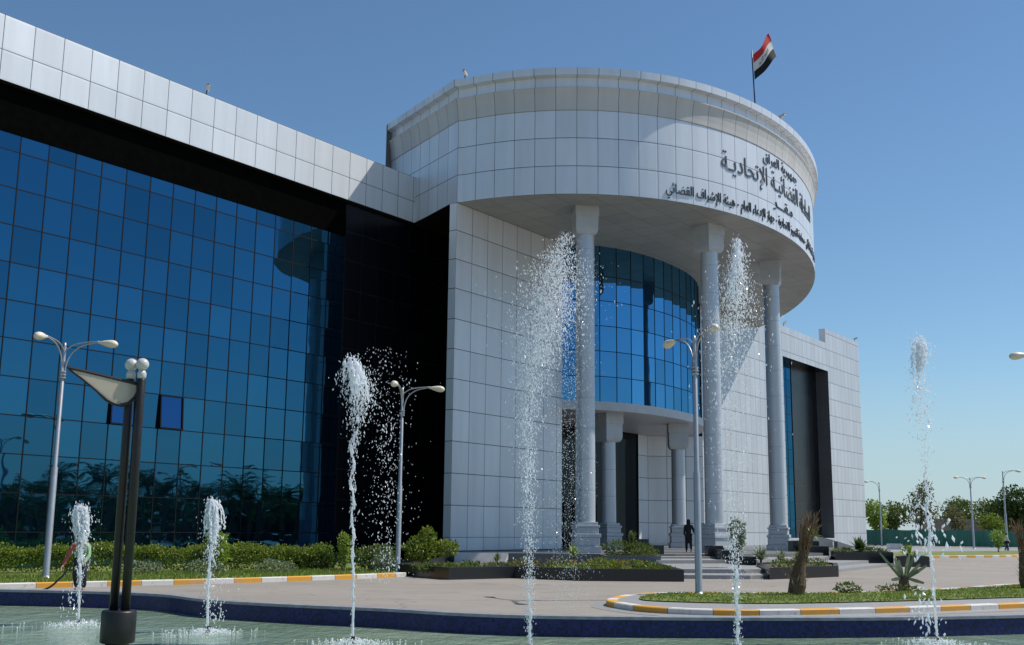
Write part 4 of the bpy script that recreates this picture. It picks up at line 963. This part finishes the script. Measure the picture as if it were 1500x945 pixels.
jet('tall thin scattered fountain jet in front of the second tall column', 3.41, 17.23, [(0.08, 0.001, 0.042, 0.8), (0.59, 0.003, 0.052, 1), (1.09, -0.005, 0.063, 1), (1.59, -0.013, 0.094, 0.9), (1.9, -0.015, 0.136, 0.6), (2.61, -0.008, 0.23, 0.22), (3.45, 0.002, 0.292, 0.2), (4.19, 0.02, 0.313, 0.3), (4.83, 0.046, 0.313, 0.8), (5.27, 0.1, 0.272, 1.6), (5.6, 0.108, 0.209, 2.2), (5.87, 0.137, 0.157, 2.2), (6.15, 0.144, 0.094, 2), (6.37, 0.149, 0.052, 1.4)],
    5000, .003, .009, 1.3, ((-.5, .6, .8, 5.2, 900, .002, .006),), .4, .02, 8)
jet('fountain jet against the open sky, rightmost in the pool', 7.0, 18.9, [(0.09, 0.001, 0.034, 0.3), (0.72, -0.008, 0.04, 0.4), (1.38, -0.027, 0.04, 0.5), (2.05, -0.046, 0.045, 0.5), (2.72, -0.032, 0.06, 0.6), (3.35, -0.031, 0.103, 0.6), (3.75, -0.055, 0.16, 0.5), (4.1, -0.06, 0.115, 0.9), (4.51, -0.084, 0.115, 1.5), (4.86, -0.03, 0.149, 2.4), (5.04, -0.043, 0.126, 2.8), (5.14, -0.05, 0.069, 2)],
    1100, .0035, .011, 2.9, ((-.55, .45, 1.3, 2.3, 90, .01, .03), (-.4, .35, 3.3, 4.4, 90, .006, .014), (-.4, .1, .1, .9, 70, .008, .024)), .5, .03, 18)

# ------------------------------------------------------------------ people
def skin_mesh(joints, edges, root='pelvis', sub=1):
    names = list(joints); idx = {k: i for i, k in enumerate(names)}
    me = bpy.data.meshes.new('body'); me.from_pydata([joints[k][0] for k in names], [(idx[a], idx[b]) for a, b in edges], [])
    o = bpy.data.objects.new('tmp', me); col.objects.link(o)
    sk = o.modifiers.new('s', 'SKIN'); sk.use_smooth_shade = True
    if not me.skin_vertices: me.skin_vertices.new()
    for i, k in enumerate(names):
        r = joints[k][1]; me.skin_vertices[0].data[i].radius = r if hasattr(r, '__len__') else (r, r); me.skin_vertices[0].data[i].use_root = (k == root)
    sb = o.modifiers.new('d', 'SUBSURF'); sb.levels = sb.render_levels = sub
    bpy.context.view_layer.update(); r = bpy.data.meshes.new_from_object(o.evaluated_get(bpy.context.evaluated_depsgraph_get())); bpy.data.objects.remove(o); return r
BONES = [('pelvis', 'waist'), ('waist', 'chest'), ('chest', 'neck'), ('neck', 'head0'), ('head0', 'head1')] + [e for s in 'LR' for e in (('chest', 'sh' + s), ('sh' + s, 'el' + s), ('el' + s, 'wr' + s), ('wr' + s, 'pa' + s), ('pelvis', 'hip' + s), ('hip' + s, 'kn' + s), ('kn' + s, 'an' + s), ('an' + s, 'toe' + s))]
RAD = dict(pelvis=(.15, .12), waist=(.125, .10), chest=(.16, .115), neck=.052, head0=(.07, .085), head1=(.078, .095), sh=.062, el=.042, wr=.030, pa=(.035, .02), hip=.085, kn=.06, an=.04, toe=.035)
def person(label, loc, rz, pos, clothes, hair, sc=1.):
    root = empty('person', loc, rz); root.scale = (sc, sc, sc); tag(root, label, 'person')
    J = {k: (Vector(p), RAD[k] if k in RAD else RAD[k[:-1]]) for k, p in pos.items()}
    me = skin_mesh(J, BONES); me.materials.append(M['skin']); b = link(bpy.data.objects.new('body', me), root)
    # fingers, nose and ears joined to the body mesh
    m = MB()
    for s in 'LR':
        w, p = J['wr' + s][0], J['pa' + s][0]; d = (p - w).normalized(); sd = d.cross(Vector((1, 0, 0)) if abs(d.x) < .8 else Vector((0, 0, 1))).normalized()
        for k, l in enumerate((.055, .07, .075, .068)):
            a = p + sd * (.03 - .02 * k); m.tube([a, a + d * l * .6, a + d * l + Vector((0, -.015, 0))], [.009, .0085, .006], 5)
        a = w.lerp(p, .5); m.tube([a, a + sd * .045 + d * .03, a + sd * .055 + d * .07], [.011, .010, .007], 5)
    h = J['head0'][0].lerp(J['head1'][0], .5); m.tube([h + Vector((0, -.085, .01)), h + Vector((0, -.115, -.02))], [.008, .014], 5)
    for s in (-1, 1): m.tube([h + Vector((s * .075, 0, .02)), h + Vector((s * .088, .01, -.02))], [.016, .012], 5)
    t_ = m.build('tmp', M['skin']); bm_j(b, t_)
    for nm, mat, keys, grow, extra in clothes:
        JJ = {}
        for k in keys: r = J[k][1]; r = r if hasattr(r, '__len__') else (r, r); JJ[k] = (J[k][0], (r[0] + grow, r[1] + grow))
        for k, (pp, rr) in extra.items(): JJ[k] = (Vector(pp), rr)
        ed = [e for e in BONES if e[0] in JJ and e[1] in JJ] + [(a, k) for k in extra for a in ('pelvis',)]
        rt = 'pelvis' if 'pelvis' in JJ else 'chest'
        me = skin_mesh(JJ, ed, rt); me.materials.append(M[mat]); link(bpy.data.objects.new(nm, me), root)
    m = MB(); hc = J['head1'][0]; u = (J['head1'][0] - J['head0'][0]).normalized()
    for k, (dz, r) in enumerate(hair):
        pass
    m.lathe([(.012, .145), (.06, .13), (.095, .08), (.108, .02), (.10, -.06 - .1 * (len(hair) - 1)), (.07, -.10 - .14 * (len(hair) - 1))], (0, 0, 0), 14, Matrix.Translation(hc + Vector((0, .018, -.03))) @ Vector((0, 0, 1)).rotation_difference(u).to_matrix().to_4x4())
    m.build('hair' if len(hair) < 3 else 'headscarf', M[hair[0][1]] if isinstance(hair[0][1], str) else M['hair'], root, True)
    return root
def bm_j(a, b):
    import bmesh
    bm = bmesh.new(); bm.from_mesh(a.data); bm.from_mesh(b.data); bm.to_mesh(a.data); bm.free(); bpy.data.objects.remove(b)
def walk(stride=.28, arm=.2):
    p = dict(pelvis=(0, 0, .93), waist=(0, 0, 1.10), chest=(0, -.01, 1.33), neck=(0, 0, 1.47), head0=(0, -.015, 1.55), head1=(0, -.01, 1.64))
    for s, x, f in (('L', .1, 1), ('R', -.1, -1)):
        p['sh' + s] = (x * 1.75, 0, 1.38); p['el' + s] = (x * 2.3, .06 + arm * .25 * f, 1.12); p['wr' + s] = (x * 2.4, arm * f * .5 - .06, .90); p['pa' + s] = (x * 2.4, arm * f * .6 - .09, .82)
        p['hip' + s] = (x, 0, .88); p['kn' + s] = (x, -stride * .35 * f - .06, .50); p['an' + s] = (x, -stride * f * .8 + .03, .09 + (.06 if f < 0 else 0)); p['toe' + s] = (x, -stride * f * .8 - .12, .04)
    return p
top = ['pelvis', 'waist', 'chest', 'neck'] + [k + s for s in 'LR' for k in ('sh', 'el', 'wr', 'hip')]
legs = ['pelvis'] + [k + s for s in 'LR' for k in ('hip', 'kn', 'an')]; feet = ['anL', 'toeL']
pw = walk(.2, .3); pw.update(elR=(-.29, .02, 1.12), wrR=(-.36, -.05, .92), paR=(-.39, -.08, .84))
person('person in a long black coat and headscarf walking up to the entrance', (9.36, 59.6, .6), radians(180), pw,
       [('coat', 'black_cloth', top, .022, {'skirt': ((0, 0, .45), (.19, .15))}), ('trousers', 'black_cloth', legs, .02, {})], [(0, 'black_cloth'), (0, 0), (0, 0)], .98)
person('distant man in a white shirt and dark trousers walking by the street lamp', (46.9, 107.6, 0), radians(100), walk(.32, .25),
       [('shirt', 'white_cloth', top, .02, {}), ('trousers', 'navy_cloth', legs, .02, {})], [(0, 'hair')], 1.02)
pg = dict(pelvis=(0, .12, .80), waist=(0, .02, .95), chest=(0, -.16, 1.13), neck=(0, -.27, 1.24), head0=(0, -.34, 1.29), head1=(0, -.38, 1.37),
          shL=(.18, -.17, 1.17), elL=(.24, -.26, .90), wrL=(.14, -.42, .72), paL=(.12, -.49, .69), shR=(-.18, -.17, 1.17), elR=(-.28, -.22, .89), wrR=(-.36, -.36, .66), paR=(-.37, -.42, .60),
          hipL=(.1, .12, .76), knL=(.11, -.06, .44), anL=(.1, .12, .08), toeL=(.1, -.05, .035), hipR=(-.1, .12, .76), knR=(-.12, .03, .42), anR=(-.11, .3, .09), toeR=(-.11, .14, .035))
person('gardener in a green vest with one orange sleeve bending behind the leftmost jet', (-11.6, 31.0, 0), radians(10), pg,
       [('sleeves', 'orange_cloth', ['chest', 'shR', 'elR', 'wrR'], .018, {}), ('sleeves', 'green_cloth', ['chest', 'shL', 'elL', 'wrL'], .017, {}), ('vest', 'green_cloth', ['pelvis', 'waist', 'chest', 'shL', 'shR'], .032, {}), ('trousers', 'navy_cloth', legs, .025, {})], [(0, 'hair')], 1.05)
m = MB(); m.tube(smooth_path([(-11.75, 30.55, .62), (-11.9, 30.4, .35), (-12.3, 30.2, .05), (-13.5, 30.3, .03), (-15, 29.6, .03), (-17, 28.6, .03)], 5), .03, 6)
tag(m.build('garden_hose', M['hose'], None, True), 'black garden hose hanging from the gardener and lying on the road', 'hose')

# ------------------------------------------------------------------ the far side of the forecourt
_, _, If = kerb('kerb', [(26.0, 76.5), (31, 80.2), (36, 83.6), (40, 88), (45, 96), (52, 104), (60, 112)], .3, .16)
sheet('lawn_ground', [(p.x, p.y) for p in If] + [(58, 116), (44, 104), (34, 96), (28, 88)], .12, M['lawn'])
sheet('path', [(25, 98), (46, 106), (70, 128), (62, 134), (30, 131)], .006, M['step'])
tag(MB().box(36.9 + .5, 38.6, 112, 113.2, 0, .55).build('low_wall', M['stone_w']), 'low pale wall at the foot of the distant one armed street lamp', 'wall')
gf = empty('screen_fence', (52, 133, 0)); tag(gf, 'green cloth screen fence in front of the distant trees', 'fence')
m = MB(); xs = [42.5 + .7 * k for k in range(32)]
for a, b in zip(xs[:-1], xs[1:]):
    ya, yb = 137 - (a - 42.5) * .35 + .12 * sin(a * 2.2), 137 - (b - 42.5) * .35 + .12 * sin(b * 2.2); za, zb = 1.95 + .07 * sin(a * 1.7), 1.95 + .07 * sin(b * 1.7)
    m.face([(a - 52, ya - 133, .1), (b - 52, yb - 133, .1), (b - 52, yb - 133, zb), (a - 52, ya - 133, za)])
m.build('screen_cloth', M['screen'], gf)
for k in range(9):
    x = 42.5 + 2.7 * k; m = MB(); m.tube([(x - 52, 137.1 - (x - 42.5) * .35 - 133, 0), (x - 52, 137.1 - (x - 42.5) * .35 - 133, 2.05)], .035, 6); m.build('post', M['metal'], gf)
wl = MB(); wl.box(-3, 22, 0, .3, 0, 3.4); o = tag(wl.build('boundary_wall', plain('tan wall', (.34, .29, .23), .9, 0, .15, 1)), 'tan boundary wall behind the green screen fence', 'wall'); o.location = (56, 148, 0); o.rotation_euler.z = -.25
bt = empty('guard_hut', (74.5, 160, 0)); tag(bt, 'beige flat roofed hut beyond the fence at the right edge', 'building')
m = MB(); m.box(-3.2, 4, 0, 5, 0, 5.6); m.build('wall', plain('beige render', (.42, .36, .28), .9, 0, .1, 1), bt)
m = MB(); m.box(-3.6, 4.4, -.4, 5.4, 5.6, 5.9); m.build('roof', M['granite_g'], bt)
m = MB(); m.box(-.4, 1.2, -.06, .0, 1.8, 5.2); m.build('window', M['dark_metal'], bt)
def tree(label, x, y, h, clumps, n, L, mat, trunk_r=.16, name='tree', group='trees beyond the forecourt', lean=0):
    root = empty(name, (x, y, 0)); tag(root, label, 'tree', group); m = MB()
    for c, r, f in clumps: cloud(m, Vector(c), r, int(n * f), L, L * .36, .35)
    m.build('crown', M[mat], root); m = MB()
    hb = min(c[0][2] - c[1][2] * .4 for c in clumps)
    m.tube([(0, 0, 0), (R.gauss(0, .08), 0, hb * .6), (R.gauss(0, .1), 0, hb)], [trunk_r, trunk_r * .8, trunk_r * .6], 8)
    for c, r, f in clumps:
        cc = Vector(c); m.tube([(0, 0, hb * .7), tuple(Vector((0, 0, hb)).lerp(cc, .45) + rdir() * .15), tuple(cc + Vector((0, 0, r[2] * .4)))], [trunk_r * .6, trunk_r * .35, trunk_r * .1], 6)
        for q in range(3): e = cc + Vector((R.gauss(0, r[0] * .45), R.gauss(0, r[1] * .45), R.uniform(0, r[2] * .8))); m.tube([tuple(Vector((0, 0, hb)).lerp(cc, .4)), tuple(e)], [trunk_r * .25, trunk_r * .06], 5)
    m.build('trunk', M['bark'], root); return root
tree('bright yellow green tree beside the far wing corner', 44.6, 139, 5.6, [((0, 0, 4.0), (1.4, 1.4, 1.5), .6), ((.4, 0, 2.8), (1.1, 1.2, .9), .4)], 1700, .32, 'leaf_lime')
tree('olive green bushy tree right of the bright yellow green tree', 48.0, 141, 5.8, [((0, 0, 3.9), (1.8, 1.6, 1.5), .6), ((-.8, 0, 2.7), (1.2, 1.2, .9), .4)], 1700, .32, 'leaf_mid')
tree('tall thin leaved brownish tree behind the distant one armed lamp', 51.3, 142, 8.2, [((.2, 0, 5.2), (2.0, 1.8, 1.7), .42), ((.7, 0, 6.9), (1.1, 1.1, 1.2), .18), ((-.9, 0, 3.7), (1.5, 1.5, 1.3), .2), ((1.2, 0, 3.7), (1.3, 1.4, 1.2), .2)], 1500, .28, 'leaf_olive')
tree('low brownish tree behind the rightmost fountain jet', 55.2, 141, 5, [((0, 0, 3.6), (1.4, 1.3, 1.3), .6), ((.5, 0, 2.4), (1.2, 1.1, .8), .4)], 900, .28, 'leaf_olive')
tree('grey green wide tree right of the rightmost fountain jet', 60.2, 152, 6, [((0, 0, 4.6), (2.5, 2, 1.7), .6), ((-1.2, 0, 3.3), (1.4, 1.4, 1.1), .2), ((1.2, 0, 3.3), (1.4, 1.4, 1.1), .2)], 2200, .34, 'leaf_mid')
tree('second grey green tree between the wide tree and the dark round tree', 64.9, 154, 6, [((0, 0, 4.6), (2.1, 1.8, 1.6), .65), ((.5, 0, 3.1), (1.6, 1.4, 1.0), .35)], 1700, .34, 'leaf_mid')
tree('small yellow green tree in front of the grey green trees', 57.5, 136, 4.2, [((0, 0, 2.9), (1.6, 1.4, 1.1), .7), ((.8, 0, 2.3), (1.2, 1.1, .8), .3)], 1300, .28, 'leaf_hedge')
tree('dark evergreen tree left of the dark round tree', 63.0, 146, 6, [((0, 0, 4.1), (1.9, 1.7, 1.7), .7), ((.2, 0, 2.8), (1.4, 1.4, 1.1), .3)], 1700, .34, 'leaf_dark')
tree('large dark green round tree behind the far street lamps', 63.0, 141, 8.2, [((0, 0, 5.6), (2.4, 2.2, 1.9), .45), ((-.9, 0, 4.4), (1.7, 1.7, 1.3), .2), ((.8, 0, 3.5), (1.7, 1.6, 1.5), .25), ((.3, 0, 2.2), (1.1, 1.2, 1.1), .1)], 3400, .34, 'leaf_dark', .22)
shrub('young_tree', 'tiny pale green sapling on the far lawn', (42.0, 98, .12), [((0, 0, 1.3), (.6, .6, .6), .8), ((0, 0, .7), (.3, .3, .4), .2)], 400, .22, .06, 'leaf_lime', .5, cat='tree')
rosette('agave', 'small dark agave at the near end of the far lawn', (28.6, 82.5, .1), 40, .9, .06, 'leaf_mid', .1)

# palms, trees and shrubs across the road, which the mirror glass shows
def make_palm():
    root = empty('date_palm', (0, 0, 0)); m = MB(); m.tube([(0, 0, 0), (.05, 0, 2), (.1, 0, 5)], [.26, .2, .19], 9); m.build('trunk', M['palm_trunk'], root); m = MB()
    for k in range(34):
        a = k * 2.399; el = radians(R.uniform(-25, 75)); L = R.uniform(2.1, 2.8); pts = []
        for q in range(9):
            f = q / 8; e = el - f * f * 1.2; pts.append((pts[-1] + Vector((cos(a) * cos(e), sin(a) * cos(e), sin(e))) * L / 8) if pts else Vector((.1, 0, 5)))
        m.tube(pts, [.03 - .003 * q for q in range(9)], 3, False); sd = Vector((-sin(a), cos(a), 0))
        for q in range(1, 9):
            for s in (-1, 1):
                for o_ in (0, .5): p = pts[q - 1].lerp(pts[q], o_); leaf(m, p, sd * s + (pts[q] - pts[q - 1]) * 2.2 + Vector((0, 0, -.25)), .6, .035)
    m.build('fronds', M['leaf_dark'], root); return root
pp = make_palm()
for i, (x, y) in enumerate([(66.6, 35.6), (71.5, 36.8), (63.4, 38.6), (56.3, 40.7), (62.3, 41.6), (53.5, 42.4), (50.9, 43.9), (54.6, 45.2), (45.9, 45.8), (61.9, 48.6), (66.6, 50.3), (59.0, 51.0), (62.6, 52.7), (66.3, 54.1), (59.7, 54.8), (61.0, 57.3), (48.1, 57.6), (45.7, 58.3), (49.3, 60.1), (55.0, 62.0), (61.5, 64.6), (47.8, 64.5), (53.2, 67.1), (59.6, 69.9)]):
    c = pp if i == 0 else copy_tree(pp); c.location = (x, y, 0); c.rotation_euler.z = R.uniform(0, 6); s = R.uniform(.72, 1.15); c.scale = (s, s, s); tag(c, 'date palm seen only as a dark mirror image in the blue glass', 'palm', 'date palms mirrored in the glass')
m = MB()
for k in range(420):
    t_ = R.random(); x = 88 - 24 * t_ + R.gauss(0, 3); y = 22 + 58 * t_ + R.gauss(0, 2); r = R.uniform(1, 2.0); cloud(m, Vector((x, y, R.uniform(.6, 3.6))), (r, r, r * .9), 26, .9, .42, .3)
tag(m.build('thicket', M['leaf_dark']), kind='stuff')
